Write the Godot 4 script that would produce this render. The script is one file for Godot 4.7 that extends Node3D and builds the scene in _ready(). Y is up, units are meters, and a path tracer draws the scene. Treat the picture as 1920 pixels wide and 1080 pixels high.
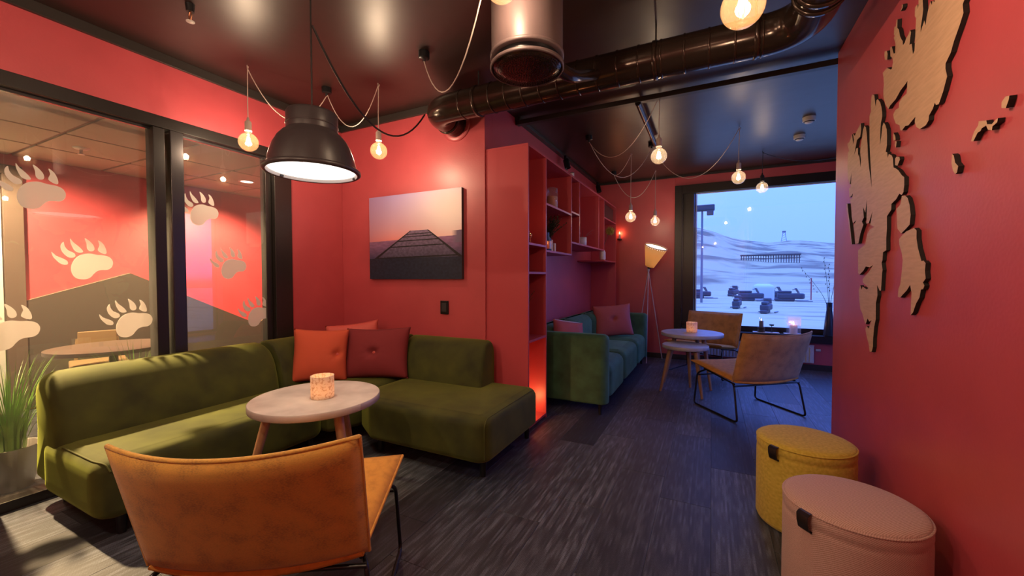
extends Node3D
# A lounge with red walls: metres, y up, camera at the origin's plan position, depth along -z.

const CEIL := 2.67      # ceiling of the lounge
const XG := -3.24       # glass wall, inner face
const ZP := -2.81       # wall with the picture
const XS := -1.63       # side wall behind the shelf
const ZW := -6.32       # window wall
const XR := 0.70        # wall with the wooden islands
const WARM := Color(1.0, 0.86, 0.71)

var M := {}
var taken := {}
var rng := RandomNumberGenerator.new()

# ---------------------------------------------------------------- naming
func numbered(called: String) -> String:
	taken[called] = taken.get(called, -1) + 1
	return called if taken[called] == 0 else "%s_%03d" % [called, taken[called]]

func tag(o: Node3D, label: String, category: String, group := "") -> Node3D:
	o.set_meta("label", label)
	o.set_meta("category", category)
	if group != "":
		o.set_meta("group", group)
	return o

func thing(called: String, label: String, category: String, at := Vector3.ZERO, turn := 0.0, group := "") -> Node3D:
	var o := Node3D.new()
	o.name = numbered(called)
	add_child(o)
	o.position = at
	o.rotation.y = turn
	tag(o, label, category, group)
	return o

func part(called: String, mesh: Mesh, mat: Material, parent: Node3D, at := Vector3.ZERO, basis := Basis()) -> MeshInstance3D:
	var o := MeshInstance3D.new()
	o.name = called
	o.mesh = mesh
	for i in mesh.get_surface_count():
		o.set_surface_override_material(i, mat)
	o.transform = Transform3D(basis, at)
	parent.add_child(o, true)
	return o

func single(called: String, mesh: Mesh, mat: Material, label: String, category: String, at := Vector3.ZERO, basis := Basis(), group := "") -> MeshInstance3D:
	var o := part(numbered(called), mesh, mat, self, at, basis)
	tag(o, label, category, group)
	return o

func struct(called: String, mesh: Mesh, mat: Material, at := Vector3.ZERO, basis := Basis()) -> MeshInstance3D:
	var o := part(numbered(called), mesh, mat, self, at, basis)
	o.set_meta("kind", "structure")
	return o

func omni(parent: Node3D, at: Vector3, energy: float, size: float, color := WARM) -> OmniLight3D:
	var l := OmniLight3D.new()
	l.name = "lamp_light"
	l.light_color = color
	l.light_energy = energy
	l.light_size = size
	l.omni_range = 14.0
	l.omni_attenuation = 2.0
	l.shadow_enabled = true
	parent.add_child(l, true)
	l.position = at
	return l

func spot(parent: Node3D, at: Vector3, towards: Vector3, energy: float, angle: float, blend: float, size: float, color := WARM) -> SpotLight3D:
	var l := SpotLight3D.new()
	l.name = "spot_light"
	l.light_color = color
	l.light_energy = energy
	l.light_size = size
	l.spot_range = 14.0
	l.spot_attenuation = 2.0
	l.spot_angle = angle
	l.spot_angle_attenuation = blend
	l.shadow_enabled = true
	parent.add_child(l, true)
	l.transform = Transform3D(Basis.looking_at(towards, Vector3(0.1, 0.2, 1).normalized()), at)
	return l

# ---------------------------------------------------------------- shapes
func S() -> SurfaceTool:
	var st := SurfaceTool.new()
	st.begin(Mesh.PRIMITIVE_TRIANGLES)
	return st

func tri(st: SurfaceTool, a: Vector3, b: Vector3, c: Vector3) -> void:  # counter-clockwise seen from outside
	st.add_vertex(a)
	st.add_vertex(c)
	st.add_vertex(b)

func quad(st: SurfaceTool, a: Vector3, b: Vector3, c: Vector3, d: Vector3) -> void:
	tri(st, a, b, c)
	tri(st, a, c, d)

func fin(st: SurfaceTool) -> ArrayMesh:
	st.generate_normals()
	st.index()
	return st.commit()

func join(items: Array) -> ArrayMesh:  # [mesh, Transform3D] pairs made one mesh
	var st := SurfaceTool.new()
	st.begin(Mesh.PRIMITIVE_TRIANGLES)
	for it in items:
		st.append_from(it[0], 0, it[1])
	return st.commit()

func at(p: Vector3, b := Basis()) -> Transform3D:
	return Transform3D(b, p)

func rot(x: float, y: float, z: float) -> Basis:
	return Basis.from_euler(Vector3(deg_to_rad(x), deg_to_rad(y), deg_to_rad(z)))

func rbox(size: Vector3, r := 0.004, seg := 1) -> ArrayMesh:  # box with rounded edges, centred
	var h := size / 2.0
	r = minf(r, minf(h.x, minf(h.y, h.z)) * 0.99)
	var st := S()
	var lines := []
	for ax in 3:
		var l := PackedFloat32Array()
		for i in seg + 1:
			l.append(-h[ax] + r * (1.0 - cos(PI / 2 * i / seg)) if false else -h[ax] + r * float(i) / seg)
		for i in seg + 1:
			l.append(h[ax] - r + r * float(i) / seg)
		lines.append(l)
	for ax in 3:
		var u := (ax + 1) % 3
		var v := (ax + 2) % 3
		for side in [-1.0, 1.0]:
			var n: int = lines[u].size()
			for i in n - 1:
				for j in n - 1:
					var ps := []
					var ns := []
					for k in [[0, 0], [1, 0], [1, 1], [0, 1]]:
						var p := Vector3()
						p[ax] = h[ax] * side
						p[u] = lines[u][i + k[0]]
						p[v] = lines[v][j + k[1]]
						var inner := p.clamp(-h + Vector3(r, r, r), h - Vector3(r, r, r))
						var d := (p - inner).normalized()
						ps.append(inner + d * r)
						ns.append(d)
					var order := [0, 2, 1, 0, 3, 2] if side > 0 else [0, 1, 2, 0, 2, 3]
					for k in order:
						st.set_normal(ns[k])
						st.add_vertex(ps[k])
	st.index()
	return st.commit()

func boxm(lo: Vector3, hi: Vector3, r := 0.004, seg := 1) -> Array:  # mesh and its place, from two corners
	return [rbox(hi - lo, r, seg), at((lo + hi) / 2.0)]

func lathe(prof: Array, n := 32) -> ArrayMesh:  # (radius, y) from bottom to top outside; a repeated point makes a crease
	var st := S()
	var g := 0
	for i in prof.size() - 1:
		var a: Vector2 = prof[i]
		var b: Vector2 = prof[i + 1]
		if a.is_equal_approx(b):
			g += 1
			continue
		st.set_smooth_group(g)
		for k in n:
			var t0 := TAU * k / n
			var t1 := TAU * (k + 1) / n
			var c0 := Vector3(cos(t0), 0, sin(t0))
			var c1 := Vector3(cos(t1), 0, sin(t1))
			var p0 := c0 * a.x + Vector3(0, a.y, 0)
			var p1 := c1 * a.x + Vector3(0, a.y, 0)
			var p2 := c1 * b.x + Vector3(0, b.y, 0)
			var p3 := c0 * b.x + Vector3(0, b.y, 0)
			if b.x > 1e-6:
				tri(st, p0, p3, p2)
			if a.x > 1e-6:
				tri(st, p0, p2, p1)
	return fin(st)

func V(a: Array) -> Array:  # flat number list to Vector2 points
	var out := []
	for i in range(0, a.size(), 2):
		out.append(Vector2(a[i], a[i + 1]))
	return out

func tube(path: Array, r: float, n := 8, r1 := -1.0) -> ArrayMesh:
	if r1 < 0:
		r1 = r
	var st := S()
	st.set_smooth_group(0)
	var rings := []
	var up := Vector3(0.123, 0.98, 0.05)
	var d0: Vector3 = (path[1] - path[0]).normalized()
	var side := d0.cross(up if absf(d0.dot(up)) < 0.9 else Vector3(1, 0, 0.1)).normalized()
	for i in path.size():
		var d: Vector3 = (path[mini(i + 1, path.size() - 1)] - path[maxi(i - 1, 0)]).normalized()
		side = (side - d * side.dot(d)).normalized()
		var up2 := d.cross(side)
		var rr := lerpf(r, r1, float(i) / (path.size() - 1))
		var ring := []
		for k in n:
			var t := TAU * k / n
			ring.append(path[i] + (side * cos(t) + up2 * sin(t)) * rr)
		rings.append(ring)
	for i in rings.size() - 1:
		for k in n:
			var k1 := (k + 1) % n
			quad(st, rings[i][k], rings[i][k1], rings[i + 1][k1], rings[i + 1][k])
	st.set_smooth_group(1)
	for k in range(1, n - 1):
		tri(st, rings[0][0], rings[0][k + 1], rings[0][k])
	st.set_smooth_group(2)
	var e := rings.size() - 1
	for k in range(1, n - 1):
		tri(st, rings[e][0], rings[e][k], rings[e][k + 1])
	return fin(st)

func rounded(path: Array, r: float, n := 5) -> Array:  # the corners of a path rounded off
	var out := [path[0]]
	for i in range(1, path.size() - 1):
		var a: Vector3 = path[i - 1]
		var b: Vector3 = path[i]
		var c: Vector3 = path[i + 1]
		var u := b + (a - b).normalized() * minf(r, a.distance_to(b) * 0.45)
		var w := b + (c - b).normalized() * minf(r, c.distance_to(b) * 0.45)
		for k in n + 1:
			var t := float(k) / n
			out.append(u.lerp(b, t).lerp(b.lerp(w, t), t))
	out.append(path[-1])
	return out

func sag(a: Vector3, b: Vector3, drop: float, n := 18) -> Array:  # a hanging cord
	var out := []
	for i in n + 1:
		var t := float(i) / n
		out.append(a.lerp(b, t) - Vector3(0, drop * 4.0 * t * (1.0 - t), 0))
	return out

func ccw(poly: PackedVector2Array) -> PackedVector2Array:
	var p := poly.duplicate()
	if Geometry2D.is_polygon_clockwise(p):
		p.reverse()
	return p

func prism(points: PackedVector2Array, t: float, side_only := 0) -> ArrayMesh:  # outline in x, y; from z 0 to z t. 1: faces only, 2: edges only
	var p := ccw(points)
	var st := S()
	st.set_smooth_group(-1)
	var ids := Geometry2D.triangulate_polygon(p)
	if side_only != 2:
		for i in range(0, ids.size(), 3):
			var a := p[ids[i]]
			var b := p[ids[i + 1]]
			var c := p[ids[i + 2]]
			if (b - a).cross(c - a) < 0:
				var s := b
				b = c
				c = s
			tri(st, Vector3(a.x, a.y, t), Vector3(b.x, b.y, t), Vector3(c.x, c.y, t))
			tri(st, Vector3(a.x, a.y, 0), Vector3(c.x, c.y, 0), Vector3(b.x, b.y, 0))
	if side_only != 1:
		for i in p.size():
			var a := p[i]
			var b := p[(i + 1) % p.size()]
			quad(st, Vector3(a.x, a.y, 0), Vector3(b.x, b.y, 0), Vector3(b.x, b.y, t), Vector3(a.x, a.y, t))
	return fin(st)

func smooth_poly(points: Array, r: float, step := 0.03) -> PackedVector2Array:  # corners rounded, edges cut short
	var n := points.size()
	var out := PackedVector2Array()
	for i in n:
		var a: Vector2 = points[(i + n - 1) % n]
		var b: Vector2 = points[i]
		var c: Vector2 = points[(i + 1) % n]
		var da := (a - b).normalized()
		var dc := (c - b).normalized()
		var half := acos(clampf(da.dot(dc), -1, 1)) / 2.0
		var leg := minf(r / maxf(tan(half), 0.01), minf(a.distance_to(b), c.distance_to(b)) * 0.48)
		var u := b + da * leg
		var w := b + dc * leg
		var centre := b + (da + dc).normalized() * leg / maxf(cos(half), 0.01) if half < 1.5 else b
		for k in 7:
			if half >= 1.5:
				out.append(u.lerp(w, k / 6.0))
			else:
				out.append(centre + (u - centre).slerp(w - centre, k / 6.0))
		var after: Vector2 = points[(i + 2) % n]
		var de := (after - c).normalized()
		var hc := acos(clampf((b - c).normalized().dot(de), -1, 1)) / 2.0
		var nx := c + (b - c).normalized() * minf(r / maxf(tan(hc), 0.01), minf(b.distance_to(c), after.distance_to(c)) * 0.48)
		var m := int(w.distance_to(nx) / step)
		for k in range(1, m):
			out.append(w.lerp(nx, float(k) / m))
	return ccw(out)

func cushion(outline: PackedVector2Array, y0: float, y1: float, r: float, crown := 0.012, rb := -1.0) -> ArrayMesh:  # outline in x, z as Vector2(x, -z)
	if rb < 0:
		rb = r
	var n := outline.size()
	var nor := PackedVector2Array()
	for i in n:
		var d := (outline[(i + 1) % n] - outline[(i + n - 1) % n]).normalized()
		nor.append(Vector2(d.y, -d.x))
	var st := S()
	st.set_smooth_group(0)
	var rings := []
	var prof := []
	for k in 6:
		var t := PI / 2 * k / 5.0
		prof.append(Vector2(rb * (1.0 - sin(t)), y0 + rb * (1.0 - cos(t))))
	for k in range(1, 5):
		prof.append(Vector2(0, lerpf(y0 + rb, y1 - r, k / 5.0)))
	for k in 6:
		var t := PI / 2 * k / 5.0
		prof.append(Vector2(r * (1.0 - cos(t)), y1 - r + r * sin(t)))
	for k in range(1, 3):
		prof.append(Vector2(r + 0.007 * k, y1 + crown * 0.35 * k / 2.0))
	for q in prof:
		var ring := []
		for i in n:
			var p: Vector2 = outline[i] - nor[i] * q.x
			ring.append(Vector3(p.x, q.y, -p.y))
		rings.append(ring)
	for j in rings.size() - 1:
		for i in n:
			var i1 := (i + 1) % n
			quad(st, rings[j][i], rings[j][i1], rings[j + 1][i1], rings[j + 1][i])
	for end in [0, rings.size() - 1]:
		var flat := PackedVector2Array()
		for p in rings[end]:
			flat.append(Vector2(p.x, -p.z))
		var ids := Geometry2D.triangulate_polygon(flat)
		for i in range(0, ids.size(), 3):
			var a: Vector3 = rings[end][ids[i]]
			var b: Vector3 = rings[end][ids[i + 1]]
			var c: Vector3 = rings[end][ids[i + 2]]
			if ((b - a).cross(c - a).y < 0) == (end > 0):
				tri(st, a, c, b)
			else:
				tri(st, a, b, c)
	return fin(st)

func sweep(prof: Array, frames: Array, round_len := 0.0) -> ArrayMesh:
	# prof: closed outline Vector2(out, up); frames: [origin, out direction, stretch]; the two ends are rounded over round_len
	var st := S()
	st.set_smooth_group(0)
	var c := Vector2()
	for p in prof:
		c += p / prof.size()
	var rings := []
	var all := []
	if round_len > 0:
		var o0: Vector3 = frames[0][0]
		var dir0: Vector3 = (frames[0][0] - frames[1][0]).normalized()
		for k in 5:
			var t := PI / 2 * k / 5.0
			all.append([o0 + dir0 * round_len * cos(t) - dir0 * round_len, frames[0][1], frames[0][2], sin(t)])
	for f in frames:
		var o: Vector3 = f[0]
		if round_len > 0 and (f == frames[0] or f == frames[-1]):
			continue
		all.append([o, f[1], f[2], 1.0])
	if round_len > 0:
		var o1: Vector3 = frames[-1][0]
		var dir1: Vector3 = (frames[-1][0] - frames[-2][0]).normalized()
		for k in 5:
			var t := PI / 2 * (4 - k) / 5.0
			all.append([o1 + dir1 * round_len * cos(t) - dir1 * round_len, frames[-1][1], frames[-1][2], sin(t)])
	for f in all:
		var ring := []
		for p in prof:
			var q: Vector2 = p
			if f[3] < 1.0:
				var off: Vector2 = p - c
				q = c + off.normalized() * maxf(0.0, off.length() - round_len * (1.0 - f[3]))
			ring.append(f[0] + f[1] * q.x * f[2] + Vector3(0, q.y, 0))
		rings.append(ring)
	var n := prof.size()
	for j in rings.size() - 1:
		for i in n:
			var i1 := (i + 1) % n
			quad(st, rings[j][i], rings[j][i1], rings[j + 1][i1], rings[j + 1][i])
	for end in [0, rings.size() - 1]:
		var m := Vector3()
		for p in rings[end]:
			m += p / n
		for i in n:
			var i1 := (i + 1) % n
			if end == 0:
				tri(st, m, rings[end][i1], rings[end][i])
			else:
				tri(st, m, rings[end][i], rings[end][i1])
	return fin(st)

func pillow(w: float, h: float, t: float, dents: Array, n := 26) -> ArrayMesh:  # lies in x, y, thick along z
	var st := S()
	st.set_smooth_group(0)
	var grid := [[], []]
	for s in 2:
		for i in n + 1:
			var row := []
			for j in n + 1:
				var u := 2.0 * i / n - 1.0
				var v := 2.0 * j / n - 1.0
				var e := pow(maxf(0.0, 1.0 - pow(absf(u), 2.6)), 0.55) * pow(maxf(0.0, 1.0 - pow(absf(v), 2.6)), 0.55)
				var z := t / 2 * e
				for d in dents:
					var q := Vector2(u - d.x, v - d.y).length()
					z *= 1.0 - 0.55 * exp(-q * q / 0.022)
					z *= 1.0 + 0.05 * sin(9.0 * atan2(v - d.y, u - d.x)) * exp(-q * q / 0.12)
				var x := u * w / 2 * (1.0 - 0.07 * (1.0 - v * v))
				var y := v * h / 2 * (1.0 - 0.07 * (1.0 - u * u))
				z += 0.0012 * sin(11.0 * u + 5.0 * v) * e
				row.append(Vector3(x, y, z if s == 0 else -z))
			grid[s].append(row)
	for i in n:
		for j in n:
			quad(st, grid[0][i][j], grid[0][i + 1][j], grid[0][i + 1][j + 1], grid[0][i][j + 1])
			quad(st, grid[1][i][j], grid[1][i][j + 1], grid[1][i + 1][j + 1], grid[1][i + 1][j])
	return fin(st)

# ---------------------------------------------------------------- materials
func mat(name_: String, color: Color, rough := 0.6, metal := 0.0) -> StandardMaterial3D:  # color: linear base colour
	var m := StandardMaterial3D.new()
	m.resource_name = name_
	m.albedo_color = color.linear_to_srgb()
	m.roughness = rough
	m.metallic = metal
	M[name_] = m
	return m

func noise_img(size: int, freq: float, octaves: int, sd: int, kind := FastNoiseLite.TYPE_SIMPLEX_SMOOTH) -> Image:
	var f := FastNoiseLite.new()
	f.seed = sd
	f.noise_type = kind
	f.frequency = freq
	f.fractal_octaves = octaves
	var im := f.get_seamless_image(size, size)
	im.convert(Image.FORMAT_L8)
	return im

func tex(size: int, f: Callable) -> ImageTexture:  # f(x, y) gives a linear colour
	var data := PackedByteArray()
	data.resize(size * size * 3)
	var k := 0
	for y in size:
		for x in size:
			var c: Color = f.call(x, y)
			c = c.linear_to_srgb()
			data[k] = clampi(int(c.r * 255.0 + 0.5), 0, 255)
			data[k + 1] = clampi(int(c.g * 255.0 + 0.5), 0, 255)
			data[k + 2] = clampi(int(c.b * 255.0 + 0.5), 0, 255)
			k += 3
	return ImageTexture.create_from_image(Image.create_from_data(size, size, false, Image.FORMAT_RGB8, data))

func bytes_of(im: Image) -> PackedByteArray:
	return im.get_data()

func triplanar(m: StandardMaterial3D, t: Texture2D, metres: float, world := true) -> void:
	m.albedo_texture = t
	m.albedo_color = Color.WHITE
	m.uv1_triplanar = true
	m.uv1_world_triplanar = world
	m.uv1_triplanar_sharpness = 8.0
	m.uv1_scale = Vector3.ONE / metres

func relief(m: StandardMaterial3D, im: Image, metres: float, cm: float, world := true) -> void:
	m.heightmap_enabled = true
	m.heightmap_texture = ImageTexture.create_from_image(im)
	m.heightmap_scale = cm
	m.uv1_triplanar = true
	m.uv1_world_triplanar = world
	m.uv1_triplanar_sharpness = 8.0
	m.uv1_scale = Vector3.ONE / metres

func mottled(m: StandardMaterial3D, a: Color, b: Color, metres: float, freq: float, oct: int, sd: int, world := true, size := 256, power := 1.0) -> void:
	var d := bytes_of(noise_img(size, freq, oct, sd))
	var t := tex(size, func(x, y): return a.lerp(b, pow(d[y * size + x] / 255.0, power)))
	triplanar(m, t, metres, world)

func pane(name_: String, tint: Color, alpha: float, rough := 0.0) -> StandardMaterial3D:
	var m := mat(name_, tint, rough)
	m.transparency = BaseMaterial3D.TRANSPARENCY_ALPHA
	m.albedo_color.a = alpha
	return m

func glow(name_: String, color: Color, energy: float) -> StandardMaterial3D:
	var m := mat(name_, color, 0.5)
	m.emission_enabled = true
	m.emission = color.linear_to_srgb()
	m.emission_energy_multiplier = energy
	return m

func carpet_texture() -> ImageTexture:
	var n := 1024
	var r := RandomNumberGenerator.new()
	r.seed = 77
	var cols := 170
	var knots := 24
	var tone := PackedFloat32Array()
	tone.resize(cols * knots)
	var base := PackedFloat32Array()
	for c in cols:
		base.append(r.randf())
		for k in knots:
			tone[c * knots + k] = r.randf()
	var grain := bytes_of(noise_img(n, 0.22, 2, 5))
	var wide := bytes_of(noise_img(n, 0.006, 2, 9))
	return tex(n, func(x, y):
		var cf := float(x) * cols / n
		var c := int(cf)
		var kf := float(y) * knots / n + base[c] * 5.0
		var k := int(kf)
		var t := kf - k
		t = t * t * (3.0 - 2.0 * t)
		var v: float = lerpf(tone[c * knots + k % knots], tone[c * knots + (k + 1) % knots], t)
		v = v * 0.62 + base[c] * 0.38
		var slant := fposmod(float(x) * (1.0 if c % 2 == 0 else -1.0) * 1.0 + float(y), 6.0)
		v += 0.20 if slant < 2.0 else -0.08
		v += (grain[y * n + x] / 255.0 - 0.5) * 0.5 + (wide[y * n + x] / 255.0 - 0.5) * 0.25
		v = clampf(v, 0.0, 1.0)
		return Color(0.015, 0.020, 0.030).lerp(Color(0.140, 0.165, 0.220), v * v * (0.6 + 0.4 * v)))

func picture_texture() -> ImageTexture:  # a wooden pier at sunset over calm water
	var n := 512
	var cl := bytes_of(noise_img(n, 0.02, 4, 3))
	var gr := bytes_of(noise_img(n, 0.05, 4, 4))
	return tex(n, func(x, y):
		var u := float(x) / n
		var v := float(y) / n
		var c: Color
		var hz := 0.545 - 0.03 * u
		if v < hz:
			var t := v / hz
			c = Color(0.42, 0.33, 0.66).lerp(Color(0.78, 0.44, 0.54), t)
			c = c.lerp(Color(0.95, 0.26, 0.20), pow(t, 4.0) * 0.8)
			var sun := Vector2((u - 0.95) * 1.0, (v - 0.25) * 1.0).length()
			c = c.lerp(Color(1.0, 0.88, 0.84), exp(-sun * sun / 0.16) * 0.95)
			if u < 0.28:
				c = c.lerp(Color(0.30, 0.13, 0.26), (0.28 - u) * 1.6)
		else:
			var t := (v - hz) / (1.0 - hz)
			c = Color(0.30, 0.14, 0.28).lerp(Color(0.05, 0.05, 0.12), minf(1.0, t * 2.2))
			c *= 0.75 + 0.5 * cl[(int(y * 3) % n) * n + x] / 255.0
		if u > 0.9 and v > hz - 0.055 and v < hz + 0.08:
			c = c.lerp(Color(0.17, 0.13, 0.22), clampf((u - 0.9) * 18.0, 0, 1))
		# pier: two edges that run from the far end to the corners
		var top := 0.435
		if v > top:
			var k := (v - top) / 0.335
			var xl := lerpf(0.47, 0.03, k)
			var xr := lerpf(0.665, 1.03, k)
			if u > xl and u < xr:
				c = Color(0.21, 0.15, 0.26).lerp(Color(0.022, 0.030, 0.066), minf(1.0, k * 0.80))
				c *= 0.55 + 0.9 * gr[y * n + x] / 255.0
				for edge in [0.475, 0.503, 0.549, 0.614, 0.742]:
					if absf(v - edge + 0.02 * (u - 0.5)) < 0.004 + 0.004 * k:
						c = Color(0.010, 0.009, 0.012)
				if minf(u - xl, xr - u) < 0.012 + 0.03 * k:
					c = Color(0.012, 0.010, 0.014)
			if v > 0.75:
				c = Color(0.012, 0.020, 0.045) * (0.55 + 0.9 * gr[y * n + x] / 255.0)
		return c)

func make_materials() -> void:
	var m: StandardMaterial3D
	m = mat("red_paint", Color(0.50, 0.060, 0.062), 0.42)
	m.metallic_specular = 0.68
	mottled(m, Color(0.48, 0.062, 0.078), Color(0.54, 0.074, 0.092), 1.7, 0.02, 4, 21)
	m.heightmap_enabled = true
	m.heightmap_texture = ImageTexture.create_from_image(noise_img(512, 0.2, 2, 31))
	m.heightmap_scale = 0.03
	m = mat("shelf_red", Color(0.51, 0.068, 0.085), 0.42)
	m = mat("black_ceiling", Color(0.030, 0.013, 0.011), 0.37)
	m.metallic_specular = 0.64
	relief(m, noise_img(256, 0.03, 3, 41), 2.2, 0.10)
	m = mat("black_trim", Color(0.030, 0.026, 0.024), 0.40)
	m = mat("frame_black", Color(0.018, 0.015, 0.014), 0.30)
	m = mat("frame_metal", Color(0.060, 0.055, 0.058), 0.26, 0.6)
	m = mat("duct_black", Color(0.045, 0.028, 0.022), 0.17, 0.55)
	m = mat("diffuser_black", Color(0.085, 0.055, 0.055), 0.48, 0.0)
	var ct := carpet_texture()
	for k in 5:
		m = mat("carpet_%d" % k, Color(0.1, 0.1, 0.1), 0.5)
		triplanar(m, ct, 1.6)
		m.albedo_color = Color(1, 1, 1).lerp(Color(0.58, 0.58, 0.62), [0.0, 0.5, 0.2, 1.0, 0.35][k])
		m.uv1_offset = Vector3(0.31 * k, 0, 0.173 * k)
		m.rim_enabled = true
		m.rim = 0.25
	m = mat("velvet", Color(0.09, 0.105, 0.014), 0.85)
	mottled(m, Color(0.03, 0.029, 0.022), Color(0.13, 0.125, 0.095), 0.9, 0.012, 4, 51)
	m.albedo_color = Color(0.46, 0.54, 0.07).linear_to_srgb()
	m.rim_enabled = true
	m.rim = 0.9
	m.rim_tint = 1.0
	m = mat("velvet_green", Color(0.03, 0.075, 0.042), 0.8)
	mottled(m, Color(0.18, 0.19, 0.16), Color(0.42, 0.42, 0.36), 0.8, 0.015, 4, 52)
	m.albedo_color = Color(0.14, 0.42, 0.25).linear_to_srgb()
	m.rim_enabled = true
	m.rim = 1.0
	m.rim_tint = 0.9
	m = mat("seam_green", Color(0.07, 0.08, 0.010), 0.8)
	# chenille of the chairs: ochre with worn dark patches
	var blot := bytes_of(noise_img(512, 0.014, 5, 61))
	var thread := bytes_of(noise_img(512, 0.16, 2, 62))
	var chen := func(light: Color, dark: Color): return tex(512, func(x, y):
		var b := blot[y * 512 + x] / 255.0
		var t := thread[((y * 4) % 512) * 512 + x] / 255.0
		var k := clampf((0.47 - b) * 1.5 + (t - 0.5) * 2.2 + 0.12, 0.0, 1.0)
		return light.lerp(dark, k * 0.75) * (0.82 + 0.36 * t))
	m = mat("chenille", Color(0.5, 0.2, 0.03), 0.8)
	triplanar(m, chen.call(Color(0.76, 0.44, 0.085), Color(0.30, 0.165, 0.055)), 0.75, false)
	m.rim_enabled = true
	m.rim = 0.35
	m.rim_tint = 0.8
	m = mat("chenille_seat", Color(0.5, 0.2, 0.03), 0.85)
	triplanar(m, chen.call(Color(0.66, 0.30, 0.05), Color(0.38, 0.15, 0.025)), 0.35, false)
	m = mat("chenille_rust", Color(0.4, 0.15, 0.03), 0.8)
	triplanar(m, chen.call(Color(0.56, 0.30, 0.12), Color(0.20, 0.10, 0.045)), 0.75, false)
	m.rim_enabled = true
	m.rim = 0.4
	m.rim_tint = 0.6
	m = mat("steel_black", Color(0.012, 0.012, 0.014), 0.32, 0.2)
	m = mat("concrete_top", Color(0.5, 0.46, 0.44), 0.45)
	mottled(m, Color(0.40, 0.365, 0.35), Color(0.62, 0.575, 0.55), 0.9, 0.016, 4, 71)
	m = mat("grey_top", Color(0.5, 0.5, 0.52), 0.4)
	mottled(m, Color(0.42, 0.42, 0.43), Color(0.56, 0.56, 0.57), 0.7, 0.02, 4, 72)
	m = mat("leg_wood", Color(0.42, 0.23, 0.115), 0.5)
	mottled(m, Color(0.34, 0.175, 0.08), Color(0.50, 0.285, 0.15), 0.25, 0.02, 3, 73)
	m.uv1_scale = Vector3(9, 1.2, 9)
	var weave := func(a: Color, b: Color): return tex(256, func(x, y):
		var s := fposmod(x + (y % 8), 8.0) / 8.0
		var t := thread[y * 512 + x] / 255.0
		return a.lerp(b, clampf((0.9 if s < 0.45 else 0.15) + (t - 0.5) * 0.8, 0, 1)))
	m = mat("pouf_pink", Color(0.6, 0.36, 0.27), 0.80)
	triplanar(m, weave.call(Color(0.38, 0.225, 0.18), Color(0.66, 0.45, 0.40)), 0.22, false)
	m.rim_enabled = true
	m.rim = 0.3
	m.rim_tint = 0.3
	m = mat("pouf_yellow", Color(0.5, 0.33, 0.03), 0.9)
	mottled(m, Color(0.48, 0.35, 0.030), Color(0.70, 0.54, 0.085), 0.3, 0.06, 3, 74, false)
	m.rim_enabled = true
	m.rim = 0.3
	m.rim_tint = 0.3
	m = mat("leather_black", Color(0.020, 0.016, 0.015), 0.38)
	m = mat("plywood", Color(0.6, 0.4, 0.25), 0.5)
	var ply := bytes_of(noise_img(256, 0.02, 4, 81))
	triplanar(m, tex(256, func(x, y): return Color(0.66, 0.42, 0.27).lerp(Color(0.54, 0.33, 0.20), ply[((y * 7) % 256) * 256 + x] / 255.0)), 0.6)
	m = mat("burnt_edge", Color(0.010, 0.008, 0.007), 0.7)
	m = mat("picture_print", Color.WHITE, 0.45)
	m.albedo_texture = picture_texture()
	m = mat("pillow_orange", Color(0.60, 0.095, 0.045), 0.9)
	m = mat("pillow_red", Color(0.21, 0.022, 0.030), 0.9)
	m = mat("pillow_pink", Color(0.50, 0.13, 0.13), 0.9)
	m = mat("button_red", Color(0.62, 0.10, 0.085), 0.6)
	m = mat("pillow_white", Color(0.6, 0.55, 0.53), 0.9)
	pane("glass", Color(0.9, 0.95, 0.93), 0.03)
	pane("window_glass", Color(0.9, 0.95, 1.0), 0.02)
	pane("bulb_glass", Color(1.0, 0.9, 0.75), 0.06)
	pane("bulb_glow", Color(1.0, 0.62, 0.32), 0.018)
	pane("clear_glass", Color(0.9, 0.95, 1.0), 0.08)
	m = mat("sticker", Color(0.90, 0.86, 0.80), 0.6)
	m.transparency = BaseMaterial3D.TRANSPARENCY_ALPHA
	m.albedo_color.a = 0.80
	m.backlight_enabled = true
	m.backlight = Color(0.45, 0.45, 0.45)
	glow("filament", Color(1.0, 0.72, 0.40), 28.0)
	mat("socket_white", Color(0.62, 0.52, 0.46), 0.5)
	mat("socket_dark", Color(0.03, 0.03, 0.035), 0.5)
	mat("cord_white", Color(0.66, 0.56, 0.50), 0.6)
	mat("cord_black", Color(0.015, 0.013, 0.013), 0.5)
	mat("cord_blue", Color(0.03, 0.04, 0.06), 0.5)
	mat("white_plastic", Color(0.70, 0.68, 0.64), 0.5)
	mat("shade_dark", Color(0.045, 0.036, 0.040), 0.38)
	mat("shade_inside", Color(0.80, 0.78, 0.75), 0.5)
	glow("lamp_diffuser", Color(1.0, 0.93, 0.86), 1.7)
	glow("lamp_lit", Color(1.0, 0.90, 0.72), 3.0)
	m = mat("pleated_cloth", Color(0.36, 0.20, 0.06), 0.8)
	m.backlight_enabled = true
	m.backlight = Color(0.75, 0.60, 0.40)
	mat("lamp_white", Color(0.62, 0.50, 0.50), 0.4)
	mat("white_wax", Color(0.78, 0.72, 0.66), 0.5)
	mat("grey_wax", Color(0.16, 0.14, 0.14), 0.5)
	mat("white_ceramic", Color(0.72, 0.68, 0.66), 0.35)
	mat("pink_ceramic", Color(0.62, 0.36, 0.36), 0.35)
	mat("blue_ceramic", Color(0.05, 0.14, 0.34), 0.25)
	mat("copper", Color(0.75, 0.36, 0.20), 0.3, 0.9)
	mat("lid_steel", Color(0.6, 0.58, 0.58), 0.25, 0.9)
	mat("nuts", Color(0.42, 0.17, 0.07), 0.7)
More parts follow.
